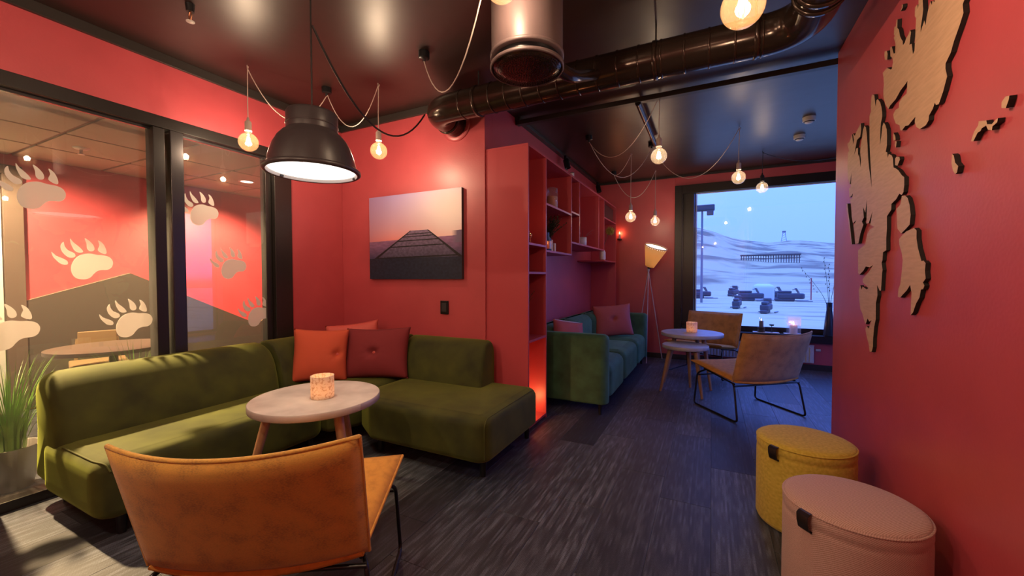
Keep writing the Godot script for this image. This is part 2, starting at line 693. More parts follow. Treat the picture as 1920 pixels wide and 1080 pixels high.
	mat("leaf", Color(0.045, 0.075, 0.022), 0.6)
	mat("leaf_bright", Color(0.10, 0.22, 0.03), 0.5)
	mat("dried_yellow", Color(0.36, 0.28, 0.05), 0.8)
	mat("twig", Color(0.06, 0.045, 0.03), 0.7)
	mat("radiator_white", Color(0.60, 0.60, 0.60), 0.35)
	mat("pot_metal", Color(0.36, 0.33, 0.30), 0.3, 0.7)
	mat("grid_brown", Color(0.20, 0.085, 0.060), 0.6)
	m = mat("ceiling_tile", Color(0.42, 0.33, 0.25), 0.85)
	mat("mountain_grey", Color(0.058, 0.048, 0.038), 0.8)
	mat("mountain_edge", Color(0.45, 0.33, 0.22), 0.6)
	mat("dark_door", Color(0.10, 0.075, 0.06), 0.5)
	mat("pale_door", Color(0.62, 0.66, 0.62), 0.4)
	mat("room_wood", Color(0.24, 0.16, 0.08), 0.6)
	mat("screen_blue", Color(0.03, 0.045, 0.07), 0.25)
	# mosaic of the candle glasses
	var cell := bytes_of(noise_img(256, 0.06, 1, 91, FastNoiseLite.TYPE_CELLULAR))
	m = mat("mosaic", Color(0.8, 0.7, 0.6), 0.35)
	triplanar(m, tex(256, func(x, y): return Color(0.86, 0.82, 0.78) if cell[y * 256 + x] < 140 else Color(0.66, 0.52, 0.40)), 0.18, false)
	m.backlight_enabled = true
	m.backlight = Color(0.95, 0.9, 0.85)
	glow("flame", Color(1.0, 0.62, 0.25), 12.0)
	# outside
	m = mat("snow", Color(0.55, 0.58, 0.64), 0.9)
	var dirt := bytes_of(noise_img(512, 0.010, 5, 95))
	triplanar(m, tex(512, func(x, y): return Color(0.46, 0.36, 0.18).lerp(Color(0.14, 0.10, 0.05), clampf((dirt[y * 512 + x] / 255.0 - 0.44) * 3.4, 0, 0.9))), 60.0)
	m.uv1_scale = Vector3(1.0 / 90, 1.0 / 30, 1.0 / 90)
	m = mat("snow_near", Color(0.6, 0.62, 0.66), 0.9)
	triplanar(m, tex(256, func(x, y): return Color(0.50, 0.40, 0.21).lerp(Color(0.22, 0.17, 0.09), clampf((dirt[(y * 2) * 512 + x * 2] / 255.0 - 0.52) * 3.0, 0, 0.8))), 14.0)
	m.uv1_scale = Vector3(1.0 / 22, 1.0 / 5, 1.0 / 5)
	mat("outdoor_dark", Color(0.03, 0.035, 0.05), 0.6)
	mat("outdoor_grey", Color(0.16, 0.16, 0.18), 0.7)
	mat("outdoor_white", Color(0.62, 0.62, 0.64), 0.6)
	mat("weathered_timber", Color(0.07, 0.06, 0.06), 0.8)

# ---------------------------------------------------------------- camera, sky, exposure
func _ready() -> void:
	rng.seed = 2024
	var cam := Camera3D.new()
	cam.name = "camera"
	cam.fov = 71.20
	cam.near = 0.05
	cam.far = 3000.0
	cam.position = Vector3(0, 1.2, 0)
	cam.rotation = Vector3(-0.02584, 0.45947, -0.00236)
	add_child(cam)
	cam.current = true
	var env := Environment.new()
	env.background_mode = Environment.BG_SKY
	var sky := Sky.new()
	var sm := ProceduralSkyMaterial.new()
	sm.sky_horizon_color = Color(0.30, 0.60, 3.0).linear_to_srgb()
	sm.sky_top_color = Color(1.2, 2.8, 11.0).linear_to_srgb()
	sm.sky_curve = 2.0
	sm.ground_horizon_color = Color(0.14, 0.20, 0.60).linear_to_srgb()
	sm.ground_bottom_color = Color(0.10, 0.14, 0.40).linear_to_srgb()
	sm.sky_energy_multiplier = 1.0
	sm.ground_energy_multiplier = 1.0
	sm.sun_angle_max = 1.0
	sky.sky_material = sm
	env.sky = sky
	env.tonemap_mode = Environment.TONE_MAPPER_LINEAR
	env.tonemap_exposure = 1.0
	env.sdfgi_enabled = true
	env.ssao_enabled = true
	env.ssil_enabled = true
	var we := WorldEnvironment.new()
	we.name = "world_environment"
	we.environment = env
	add_child(we)
	make_materials()
	build_shell()
	build_side_room()
	build_window()
	build_outdoors()
	build_duct()
	build_sofas()
	build_tables_and_chairs()
	build_poufs()
	build_shelf()
	build_islands()
	build_lamps()
	build_small_things()

# ---------------------------------------------------------------- the room
func slab(called: String, lo: Vector3, hi: Vector3, m: Material, r := 0.002) -> MeshInstance3D:
	return struct(called, rbox(hi - lo, r), m, (lo + hi) / 2.0)

func build_shell() -> void:
	# carpet planks, a quarter metre wide, laid lengthwise with staggered ends
	var fl := slab("floor", Vector3(XG - 0.12, -0.12, -6.62), Vector3(3.12, -0.007, 2.32), M.carpet_0, 0.001)
	slab("floor_side_room", Vector3(-5.8, -0.12, -4.2), Vector3(XG - 0.12, -0.001, 1.4), M.carpet_0, 0.001)
	var plank := rbox(Vector3(0.2492, 0.007, 0.9992), 0.0016)
	for i in 26:
		for j in 10:
			var p := Vector3(-3.24 + 0.125 + i * 0.25, -0.0035, 2.2 - j + [0.0, 0.5, 0.25, 0.75][i % 4])
			part("carpet_plank", plank, M["carpet_%d" % rng.randi_range(0, 4)], fl, p - fl.position)
	slab("ceiling", Vector3(XG - 0.12, CEIL, -6.62), Vector3(3.12, CEIL + 0.12, 2.32), M.black_ceiling, 0.001)
	# glass side: red band above the glass, red pier at the corner, red wall towards the camera
	var wl := struct("wall_left", join([
		boxm(Vector3(XG - 0.12, 2.26, ZP), Vector3(XG, CEIL, 2.2)),
		boxm(Vector3(XG - 0.12, 0, ZP), Vector3(XG, 2.26, -2.27)),
		boxm(Vector3(XG - 0.12, 0, -0.42), Vector3(XG, 2.26, 2.2))]), M.red_paint)
	wl.name = "wall_left"
	slab("wall_back", Vector3(XG - 0.12, 0, ZP - 0.12), Vector3(XS, CEIL, ZP), M.red_paint)
	slab("wall_side", Vector3(XS - 0.12, 0, ZW), Vector3(XS, CEIL, ZP - 0.12), M.red_paint)
	struct("wall_window", join([
		boxm(Vector3(XS - 0.12, 0, ZW - 0.30), Vector3(-0.48, CEIL, ZW)),
		boxm(Vector3(-0.48, 2.52, ZW - 0.30), Vector3(2.80, CEIL, ZW)),
		boxm(Vector3(-0.48, 0, ZW - 0.30), Vector3(2.80, 0.36, ZW)),
		boxm(Vector3(2.80, 0, ZW - 0.30), Vector3(3.12, CEIL, ZW))]), M.red_paint)
	slab("wall_right", Vector3(0.735, 0, -3.36), Vector3(0.86, CEIL, 2.2), M.red_paint)
	slab("wall_panel", Vector3(XR, 0, -3.03), Vector3(0.735, 2.362, 2.2), M.red_paint, 0.003)
	slab("wall_near", Vector3(XG - 0.12, 0, 2.2), Vector3(0.86, CEIL, 2.32), M.red_paint)
	struct("wall_far_right", join([
		boxm(Vector3(3.0, 0, ZW), Vector3(3.12, CEIL, -4.98)),
		boxm(Vector3(3.0, 0, -3.27), Vector3(3.12, CEIL, -3.15)),
		boxm(Vector3(3.0, 0, -4.98), Vector3(3.12, 0.06, -3.27)),
		boxm(Vector3(3.0, 2.58, -4.98), Vector3(3.12, CEIL, -3.27))]), M.red_paint)
	var e := struct("unseen_window_3", join([
		boxm(Vector3(3.0, 0.06, -4.98), Vector3(3.10, 0.11, -3.27)),
		boxm(Vector3(3.0, 2.53, -4.98), Vector3(3.10, 2.58, -3.27)),
		boxm(Vector3(3.0, 0.11, -4.98), Vector3(3.10, 2.53, -4.93)),
		boxm(Vector3(3.0, 0.11, -3.32), Vector3(3.10, 2.53, -3.27))]), M.frame_black)  # side window out of view, sized for daylight on the shelf and side wall
	part("pane", rbox(Vector3(0.004, 2.42, 1.61), 0.0005), M.window_glass, e, Vector3(3.06, 1.32, -4.125))
	slab("wall_return", Vector3(0.86, 0, -3.27), Vector3(3.0, CEIL, -3.15), M.red_paint)
	# dark strips under the ceiling and at the floor
	slab("trim_1", Vector3(XG, 2.608, ZP), Vector3(XG + 0.022, CEIL, 2.2), M.black_trim)
	slab("trim_2", Vector3(XG + 0.022, 2.608, ZP), Vector3(XS, CEIL, ZP + 0.022), M.black_trim)
	slab("trim_3", Vector3(XS, 2.64, ZW), Vector3(XS + 0.05, CEIL, -3.36), M.black_trim)
	slab("trim_4", Vector3(XS + 0.05, 2.64, ZW), Vector3(3.0, CEIL, ZW + 0.022), M.black_trim)
	slab("trim_5", Vector3(XS + 0.01, 2.605, -3.42), Vector3(3.0, 2.645, -3.37), M.black_trim)
	slab("baseboard_window", Vector3(XS, 0, ZW), Vector3(3.0, 0.075, ZW + 0.014), M.black_trim)
	slab("baseboard_back", Vector3(XG, 0, ZP), Vector3(XS, 0.075, ZP + 0.014), M.black_trim)
	slab("baseboard_side", Vector3(XS, 0, ZW + 0.014), Vector3(XS + 0.014, 0.075, ZP - 0.12), M.black_trim)
	# glass partition
	var f := struct("window_1", join([
		boxm(Vector3(XG - 0.10, 2.185, -2.27), Vector3(XG + 0.012, 2.262, -0.42)),
		boxm(Vector3(XG - 0.10, 0.0, -2.27), Vector3(XG + 0.012, 0.055, -0.42)),
		boxm(Vector3(XG - 0.10, 0.055, -1.385), Vector3(XG + 0.004, 2.185, -1.322)),
		boxm(Vector3(XG - 0.10, 0.055, -2.12), Vector3(XG - 0.03, 2.185, -2.07)),
		boxm(Vector3(XG - 0.10, 0.055, -2.27), Vector3(XG + 0.012, 2.185, -2.12)),
		boxm(Vector3(XG - 0.10, 0.055, -0.648), Vector3(XG + 0.012, 2.185, -0.42))]), M.frame_black)
	part("mullion", rbox(Vector3(0.10, 2.13, 0.075), 0.004), M.frame_metal, f, Vector3(XG - 0.035, 1.12, -1.4475))
	part("inner_bead", rbox(Vector3(0.03, 2.13, 0.02), 0.003), M.frame_metal, f, Vector3(XG - 0.02, 1.12, -2.165))
	part("inner_bead", rbox(Vector3(0.03, 0.016, 0.74), 0.003), M.frame_metal, f, Vector3(XG - 0.05, 2.178, -0.96))
	part("inner_bead", rbox(Vector3(0.03, 0.016, 0.60), 0.003), M.frame_metal, f, Vector3(XG - 0.05, 2.178, -1.78))
	part("pane", rbox(Vector3(0.002, 2.12, 0.74), 0.0004), M.glass, f, Vector3(XG - 0.05, 1.12, -0.96))
	part("pane", rbox(Vector3(0.002, 2.12, 0.60), 0.0004), M.glass, f, Vector3(XG - 0.05, 1.12, -1.78))
	# paw stickers on the glass: outlines in millimetres across (-z) and up
	var pad := V([86,-8, 78,23, 62,51, 40,68, 8,76, -25,70, -58,67, -83,55, -95,29, -89,-1, -71,-18, -42,-21, -23,-28, -8,-44, 6,-64, 25,-75, 47,-76, 69,-67, 83,-42])
	var claws := [
		V([160,77, 144,57, 119,43, 100,28, 99,11, 111,7, 128,14, 144,33, 156,53]),
		V([113,136, 109,113, 96,90, 73,76, 67,60, 76,49, 95,50, 114,70, 124,94, 124,118]),
		V([86,157, 74,137, 52,114, 37,93, 36,82, 53,79, 68,88, 78,109, 85,133]),
		V([26,164, 6,149, -10,125, -14,103, -7,91, 7,90, 17,104, 19,132]),
		V([-31,156, -50,141, -62,115, -67,90, -63,77, -47,80, -30,94, -31,110, -37,127])]
	var where := [
		[-0.841, 1.652, "white bear paw sticker high on the wide glass pane beside the dark door post"],
		[-1.034, 1.272, "white bear paw sticker on the wide glass pane over the bright red wall"],
		[-1.221, 0.908, "white bear paw sticker low on the wide pane over the grey mountain"],
		[-0.727, 0.905, "white bear paw sticker low on the wide pane above the end of the olive sofa"],
		[-1.631, 1.656, "white bear paw sticker highest on the narrow glass pane under the ceiling downlight"],
		[-1.823, 1.272, "white bear paw sticker midway up the narrow glass pane over bright red wall"],
		[-2.011, 0.889, "white bear paw sticker low on the narrow pane, partly over the dark frame"]]
	var shape := func(pts: Array):
		var q := PackedVector2Array()
		var n := pts.size()
		for i in n:  # a smooth curve through the points
			for k in 4:
				var t := k / 4.0
				q.append((pts[i] as Vector2).cubic_interpolate(pts[(i + 1) % n], pts[(i + n - 1) % n], pts[(i + 2) % n], t) / 1000.0)
		for i in q.size():
			q[i].x = -q[i].x
		return prism(q, 0.0012)
	var pad_mesh: Mesh = shape.call(pad)
	var claw_meshes := claws.map(func(c): return shape.call(c))
	var turn := Basis(Vector3.UP, PI / 2)
	for w in where:
		var st := thing("paw_sticker", w[2], "sticker", Vector3(XG - 0.0485, w[1], w[0]), 0.0, "bear paw stickers on the glass")
		part("pad", pad_mesh, M.sticker, st, Vector3.ZERO, turn)
		for c in claw_meshes:
			part("claw", c, M.sticker, st, Vector3.ZERO, turn)

func build_side_room() -> void:
	var xf := -5.6
	var top := 2.30
	slab("wall_side_room_far", Vector3(xf - 0.12, 0, -4.0), Vector3(xf, 2.6, 1.2), M.red_paint)
	slab("wall_side_room_end", Vector3(xf, 0, -4.12), Vector3(XG - 0.12, 2.6, -4.0), M.red_paint)
	slab("wall_side_room_near", Vector3(xf, 0, 1.2), Vector3(XG - 0.12, 2.6, 1.32), M.red_paint)
	slab("wall_side_room_back", Vector3(XG - 0.36, 0, -4.0), Vector3(XG - 0.12, 2.6, ZP - 0.12), M.red_paint)
	# tiled ceiling: a brown grid with separate tiles laid in it
	var c := slab("ceiling_side_room", Vector3(xf, top + 0.012, -4.0), Vector3(XG - 0.12, top + 0.10, 1.2), M.grid_brown)
	var tile := rbox(Vector3(0.575, 0.02, 0.575), 0.003)
	var mid := c.position
	for i in 4:
		for j in 9:
			var x := xf + 0.30 + i * 0.6
			if x > XG - 0.4:
				x = XG - 0.12 - 0.29
			var z := 0.85 - j * 0.6
			part("tile", tile, M.ceiling_tile, c, Vector3(x, top + 0.008, z) - mid)
	# grey mountain panel with a pale edge
	var outline := PackedVector2Array([Vector2(1.2, 0.02), Vector2(1.2, 0.42), Vector2(0.0, 0.72), Vector2(-1.24, 0.975), Vector2(-2.05, 1.258), Vector2(-3.38, 0.575), Vector2(-3.72, 0.80), Vector2(-4.0, 0.90), Vector2(-4.0, 0.02)])
	var flip := PackedVector2Array()
	for p in outline:
		flip.append(Vector2(-p.x, p.y))
	var mt := thing("mountain_panel", "dark grey mountain-shaped panel on the red wall behind the glass", "panel", Vector3(xf + 0.001, 0, 0))
	part("face", prism(flip, 0.03, 1), M.mountain_grey, mt, Vector3.ZERO, Basis(Vector3.UP, PI / 2))
	part("edge", prism(flip, 0.03, 2), M.mountain_edge, mt, Vector3.ZERO, Basis(Vector3.UP, PI / 2))
	# doorway with dark frame and pale door
	var d := struct("door_1", join([
		boxm(Vector3(xf, 0.0, -1.31), Vector3(xf + 0.06, 2.12, -1.19)),
		boxm(Vector3(xf, 2.12, -1.31), Vector3(xf + 0.06, 2.20, -0.2)),
		boxm(Vector3(xf, 0.0, -0.30), Vector3(xf + 0.06, 2.12, -0.2))]), M.dark_door)
	var leaf := part("door_leaf", rbox(Vector3(0.03, 2.1, 0.88), 0.003), M.pale_door, d, Vector3(xf + 0.02, 1.06, -0.745))
	part("door_handle", tube(rounded([Vector3(xf + 0.035, 1.02, -1.10), Vector3(xf + 0.09, 1.02, -1.10), Vector3(xf + 0.09, 1.02, -0.98)], 0.02), 0.009), M.frame_metal, leaf, -Vector3(xf + 0.02, 1.06, -0.745))
	# recessed downlights; the last two out of view, lighting the far wall and sofa
	var spots := [
		[Vector3(-4.734, top - 0.002, -2.787), 9.0, Vector3(-0.40, -1, 0.0), 58.0, 0.6, "round recessed downlight in the tiled ceiling behind the narrow glass pane"],
		[Vector3(-4.70, top - 0.002, -0.78), 13.0, Vector3(-0.50, -1, -0.38), 54.0, 0.6, "unseen round downlight in the tiled ceiling lighting the far red wall by the door"],
		[Vector3(-4.30, top - 0.002, -0.745), 34.0, Vector3(1.38, -2.2, -0.42), 21.0, 0.6, "unseen round tilted downlight in the tiled ceiling lighting the olive sofa and its end"]]
	for s in spots:
		var l := thing("ceiling_downlight", s[5], "downlight", s[0], 0.0, "downlights of the side room")
		part("ring", lathe(V([0.062, 0.0, 0.085, 0.0, 0.085, 0.0, 0.082, -0.006, 0.062, -0.006, 0.062, -0.006, 0.062, 0.0]), 28), M.white_plastic, l)
		part("lamp_glow", lathe(V([0.0, -0.002, 0.062, -0.002, 0.062, -0.002, 0.062, 0.0, 0.0, 0.0]), 28), M.lamp_lit, l)
		spot(l, Vector3(0, -0.03, 0), s[2], s[1], s[3], s[4], 0.045, Color(1.0, 0.84, 0.62))
	var sp := thing("ceiling_sprinkler", "white sprinkler head on the tiled ceiling behind the wide pane", "sprinkler", Vector3(-4.757, top - 0.002, -1.452))
	part("rosette", lathe(V([0.0, -0.016, 0.045, -0.010, 0.055, 0.0]), 20), M.white_plastic, sp)
	part("nozzle", lathe(V([0.0, -0.055, 0.022, -0.055, 0.022, -0.055, 0.022, -0.050, 0.010, -0.046, 0.010, -0.012]), 16), M.white_plastic, sp)
	# round and square shapes behind the glass, built as furniture
	var t := thing("table_shape", "round brown table shape behind the glass", "table", Vector3(-4.55, 0, -1.55))
	part("table_top", lathe(V([0.0, 0.60, 0.40, 0.60, 0.40, 0.60, 0.40, 0.63, 0.40, 0.63, 0.0, 0.63]), 40), M.dark_door, t)
	part("column", lathe(V([0.03, 0.02, 0.03, 0.60]), 16), M.steel_black, t)
	part("foot", lathe(V([0.0, 0.0, 0.22, 0.0, 0.22, 0.0, 0.22, 0.012, 0.04, 0.03, 0.0, 0.03]), 28), M.steel_black, t)
	var ch := thing("wooden_chair", "pale wooden chair with square back behind the glass", "chair", Vector3(-5.05, 0, -1.62), 1.3)
	part("backrest", rbox(Vector3(0.26, 0.17, 0.025), 0.008), M.room_wood, ch, Vector3(0, 0.62, -0.18))
	part("seat", rbox(Vector3(0.38, 0.03, 0.38), 0.01), M.room_wood, ch, Vector3(0, 0.43, 0))
	for q in [[-1, -1], [1, -1], [-1, 1], [1, 1]]:
		part("leg", tube([Vector3(q[0] * 0.17, 0, q[1] * 0.17), Vector3(q[0] * 0.13, 0.43 if q[1] > 0 else 0.64, q[1] * (0.15 if q[1] > 0 else 0.195))], 0.014), M.room_wood, ch)
	grass_pot(Vector3(-3.60, 0, -0.77), 0.62, "tall green grass in a tapered metal pot behind the glass, by the sofa end", 110)
	grass_pot(Vector3(-3.66, 0, -1.36), 0.60, "green grass in a tapered metal pot behind the glass, behind the sofa back", 70)

func grass_pot(p: Vector3, h: float, label: String, count: int) -> void:
	var t := thing("potted_grass", label, "potted plant", p, 0.0, "grass pots behind the glass")
	part("pot", lathe(V([0.0, 0.0, 0.085, 0.0, 0.085, 0.0, 0.125, 0.24, 0.125, 0.24, 0.112, 0.24, 0.105, 0.21, 0.0, 0.21]), 24), M.pot_metal, t)
	var st := S()
	st.set_smooth_group(-1)
	for i in count:
		var a := rng.randf() * TAU
		var lean := rng.randf() * 0.26
		var hh := h * (0.55 + 0.5 * rng.randf())
		var o := Vector3(cos(a), 0, sin(a)) * rng.randf() * 0.07 + Vector3(0, 0.20, 0)
		var d := Vector3(cos(a), 0, sin(a))
		var side := Vector3(-sin(a), 0, cos(a))
		var prev := o
		var wp := 0.006
		for k in range(1, 6):
			var f := k / 5.0
			var q := o + Vector3(0, hh * (f - 0.12 * f * f * lean * 6.0), 0) + d * lean * f * f
			var w := 0.006 * (1.0 - f * 0.95)
			quad(st, prev - side * wp, prev + side * wp, q + side * w, q - side * w)
			prev = q
			wp = w
	part("blades", fin(st), M.leaf_bright, t).set_meta("kind", "stuff")

func build_window() -> void:
	var z0 := ZW - 0.10
	var f := struct("window_2", join([
		boxm(Vector3(-0.48, 0.36, z0), Vector3(-0.385, 2.52, ZW + 0.02)),
		boxm(Vector3(-0.385, 2.40, z0), Vector3(2.80, 2.52, ZW + 0.02)),
		boxm(Vector3(2.70, 0.36, z0), Vector3(2.80, 2.40, ZW + 0.02)),  # right end out of view, set wide to let in more daylight
		boxm(Vector3(-0.385, 0.455, z0), Vector3(2.70, 0.525, z0 + 0.03)),
		boxm(Vector3(-0.225, 0.525, z0), Vector3(-0.205, 2.40, z0 + 0.04))]), M.frame_black)
	part("side_panel", rbox(Vector3(0.16, 1.88, 0.03), 0.003), M.frame_black, f, Vector3(-0.305, 1.462, ZW - 0.035))
	part("bead", rbox(Vector3(0.012, 1.88, 0.02), 0.002), M.frame_metal, f, Vector3(-0.378, 1.46, ZW + 0.01))
	part("bead", rbox(Vector3(2.9, 0.012, 0.02), 0.002), M.radiator_white, f, Vector3(1.25, 2.392, z0 + 0.05))
	part("bead", rbox(Vector3(0.014, 1.87, 0.02), 0.002), M.radiator_white, f, Vector3(-0.196, 1.462, z0 + 0.03))
	part("window_sill", rbox(Vector3(3.085, 0.095, 0.20), 0.004), M.frame_black, f, Vector3(1.1575, 0.4075, ZW + 0.0))
	part("hinge", rbox(Vector3(0.014, 0.07, 0.02), 0.003), M.frame_metal, f, Vector3(-0.385, 0.72, ZW + 0.02))
	part("pane", rbox(Vector3(2.9, 1.876, 0.004), 0.0005), M.window_glass, f, Vector3(1.247, 1.462, z0 + 0.012))
	# radiator below
	var r := thing("radiator", "white panel radiator on the red wall under the window", "radiator", Vector3(0.50, 0.09, ZW + 0.05))
	part("body", rbox(Vector3(1.36, 0.22, 0.05), 0.01, 2), M.radiator_white, r, Vector3(0, 0.12, 0.0))
	for i in 34:
		part("fin", rbox(Vector3(0.016, 0.19, 0.012), 0.005), M.radiator_white, r, Vector3(-0.64 + i * 0.0388, 0.12, 0.03))
	part("grille", rbox(Vector3(1.36, 0.012, 0.07), 0.004), M.radiator_white, r, Vector3(0, 0.236, 0.0))
	part("valve", lathe(V([0.0, 0, 0.016, 0, 0.016, 0, 0.016, 0.05, 0.016, 0.05, 0, 0.05]), 14), M.radiator_white, r, Vector3(0.70, 0.18, 0.0), rot(0, 0, -90))
	part("bracket", rbox(Vector3(0.05, 0.10, 0.03), 0.003), M.radiator_white, r, Vector3(-0.5, 0.12, -0.033))

func ridge(u: float) -> float:
	var k := [[-0.6, 40.0], [-0.2, 38.0], [-0.026, 35.2], [0.006, 32.2], [0.048, 26.4], [0.107, 22.9], [0.144, 23.4], [0.215, 20.9], [0.5, 24.0], [1.2, 30.0]]
	for i in k.size() - 1:
		if u < k[i + 1][0]:
			return lerpf(k[i][1], k[i + 1][1], clampf((u - k[i][0]) / (k[i + 1][0] - k[i][0]), 0, 1))
	return 30.0

func build_outdoors() -> void:
	var nz := FastNoiseLite.new()
	nz.seed = 12
	nz.frequency = 0.012
	nz.fractal_octaves = 4
	var height := func(x: float, d: float):
		var u := x / d
		var k := clampf((d - 55.0) / 245.0, 0, 1.35)
		var h := ridge(u) * pow(minf(k, 1.0), 1.15)
		if k > 1.0:
			h -= (k - 1.0) * 40.0
		h += nz.get_noise_2d(x, d) * 5.0 * minf(1.0, k * 2.2) * (1.0 - 0.6 * minf(k, 1.0))
		return h - 0.06
	var st := S()
	st.set_smooth_group(0)
	var nu := 110
	var nd := 110
	var rows := []
	for j in nd + 1:
		var d := 40.0 * pow(9.6, float(j) / nd)
		var row := []
		for i in nu + 1:
			var u := lerpf(-0.75, 1.1, float(i) / nu)
			row.append(Vector3(u * d, height.call(u * d, d), -d))
		rows.append(row)
	for j in nd:
		for i in nu:
			quad(st, rows[j][i], rows[j][i + 1], rows[j + 1][i + 1], rows[j + 1][i])
	single("snowy_hillside", fin(st), M.snow, "snow-streaked hillside seen through the window", "hillside")
	single("snowy_yard", rbox(Vector3(90, 0.2, 34), 0.01), M.snow_near, "flat snowy yard outside the window", "yard", Vector3(8, -0.16, -23.8))
	single("snowy_side_yard", rbox(Vector3(60, 0.2, 20), 0.01), M.snow_near, "snowy ground beside the house outside the side window", "yard", Vector3(33.4, -0.16, 3.2))
	# flood light on a pole
	var p := thing("lamp_post", "dark flood lamp post standing in the snowy yard outside", "lamp post", Vector3(-0.42, -0.06, -22.0))
	part("pole", tube([Vector3(0, 0, 0), Vector3(0, 4.5, 0)], 0.06, 10, 0.045), M.outdoor_grey, p)
	part("flood_head", rbox(Vector3(0.9, 0.28, 0.4), 0.04), M.outdoor_dark, p, Vector3(0.1, 4.65, 0))
	part("flood_head", rbox(Vector3(0.30, 0.22, 0.35), 0.03), M.outdoor_dark, p, Vector3(0.35, 4.40, 0.05))
	# snowmobiles
	var spots := [
		[-0.55, -26.4, 0.4, "dark snowmobile parked alone by the lamp post in the yard"],
		[1.35, -30.5, 1.2, "small dark snowmobile parked beside the covered row in the yard"],
		[1.9, -24.6, 0.2, "dark snowmobile parked next to the white covered heap"],
		[3.35, -28.2, 0.3, "dark snowmobile behind the white covered heap in the yard"],
		[3.7, -25.0, 0.1, "dark snowmobile in the row beside the orange marker pole"],
		[0.95, -18.6, 1.4, "grey snowmobile parked on the nearer snow under the window view"],
		[1.75, -16.6, 1.3, "grey snowmobile with sledge parked on the nearer snow"],
		[4.2, -17.5, 1.5, "dark low sledge snowmobile on the nearer snow by the vase"]]
	var proto: Node3D = null
	for s in spots:
		var o: Node3D
		if proto == null:
			o = thing("snowmobile", s[3], "snowmobile", Vector3.ZERO, 0.0, "snowmobiles in the yard")
			part("body", cushion(smooth_poly([Vector2(-0.75, -0.22), Vector2(0.6, -0.22), Vector2(0.8, 0.0), Vector2(0.6, 0.22), Vector2(-0.75, 0.22)], 0.12, 0.2), 0.16, 0.52, 0.09), M.outdoor_dark, o)
			part("seat", rbox(Vector3(0.75, 0.16, 0.30), 0.06, 2), M.outdoor_dark, o, Vector3(-0.35, 0.60, 0))
			part("windshield", rbox(Vector3(0.04, 0.36, 0.42), 0.015), M.outdoor_grey, o, Vector3(0.34, 0.70, 0), rot(0, 0, 28))
			part("handlebar", tube([Vector3(0.18, 0.74, -0.34), Vector3(0.24, 0.78, 0), Vector3(0.18, 0.74, 0.34)], 0.02), M.outdoor_dark, o)
			part("track", rbox(Vector3(1.1, 0.22, 0.36), 0.08, 2), M.outdoor_dark, o, Vector3(-0.35, 0.11, 0))
			for q in [-1, 1]:
				part("ski", rbox(Vector3(0.85, 0.05, 0.11), 0.02), M.outdoor_grey, o, Vector3(0.65, 0.04, 0.40 * q))
			proto = o
		else:
			o = proto.duplicate()
			o.name = numbered("snowmobile")
			add_child(o)
			tag(o, s[3], "snowmobile", "snowmobiles in the yard")
		o.position = Vector3(s[0], -0.06, s[1])
		o.rotation.y = s[2]
		o.scale = Vector3.ONE * (0.8 if s[1] < -20.0 else 0.6)
	var cov := cushion(smooth_poly([Vector2(-0.5, -0.5), Vector2(0.5, -0.5), Vector2(0.5, 0.5), Vector2(-0.5, 0.5)], 0.24, 0.1), 0.0, 0.85, 0.20, 0.05, 0.02)
	single("covered_heap", cov, M.outdoor_white, "heap under a white cover between the snowmobiles", "cover", Vector3(2.65, -0.06, -26.6))
	single("marker_pole", tube([Vector3.ZERO, Vector3(0, 1.2, 0)], 0.03), mat("marker_red", Color(0.4, 0.08, 0.07), 0.6), "thin red marker pole standing at the end of the snowmobile row", "pole", Vector3(4.9, -0.06, -26.9))
	# timber trestle on the slope
	var td := 120.0
	var ty: float = height.call(13.2, td)
	var tr := thing("timber_trestle", "long dark timber trestle across the snowy slope", "trestle", Vector3(13.2, ty, -td))
	for i in 24:
		var x := -6.2 + i * 0.54
		part("post", tube([Vector3(x, float(height.call(13.2 + x, td)) - ty, 0), Vector3(x, 1.75, 0)], 0.10, 6), M.weathered_timber, tr)
	part("beam", rbox(Vector3(12.9, 0.35, 1.4), 0.05), M.weathered_timber, tr, Vector3(0, 1.85, 0))
	part("beam", rbox(Vector3(12.9, 0.18, 0.2), 0.04), M.weathered_timber, tr, Vector3(0, 1.0, 0.12))
	var ms := thing("lattice_mast", "dark lattice mast on the ridge behind the slope", "mast", Vector3(40.4, height.call(40.4, 300.0), -300.0))
	ms.scale = Vector3.ONE * 0.7
	for q in [-1, 1]:
		part("upright", tube([Vector3(2.0 * q, 0, 0), Vector3(0.7 * q, 8.4, 0)], 0.20, 6), M.outdoor_grey, ms)
	for k in 4:
		part("brace", tube([Vector3(-1.9 + k * 0.3, k * 2.0 + 0.4, 0), Vector3(1.6 - k * 0.3, k * 2.0 + 2.0, 0)], 0.13, 6), M.outdoor_grey, ms)
	part("head", rbox(Vector3(2.6, 1.4, 1.0), 0.1), M.outdoor_grey, ms, Vector3(0, 8.4, 0))

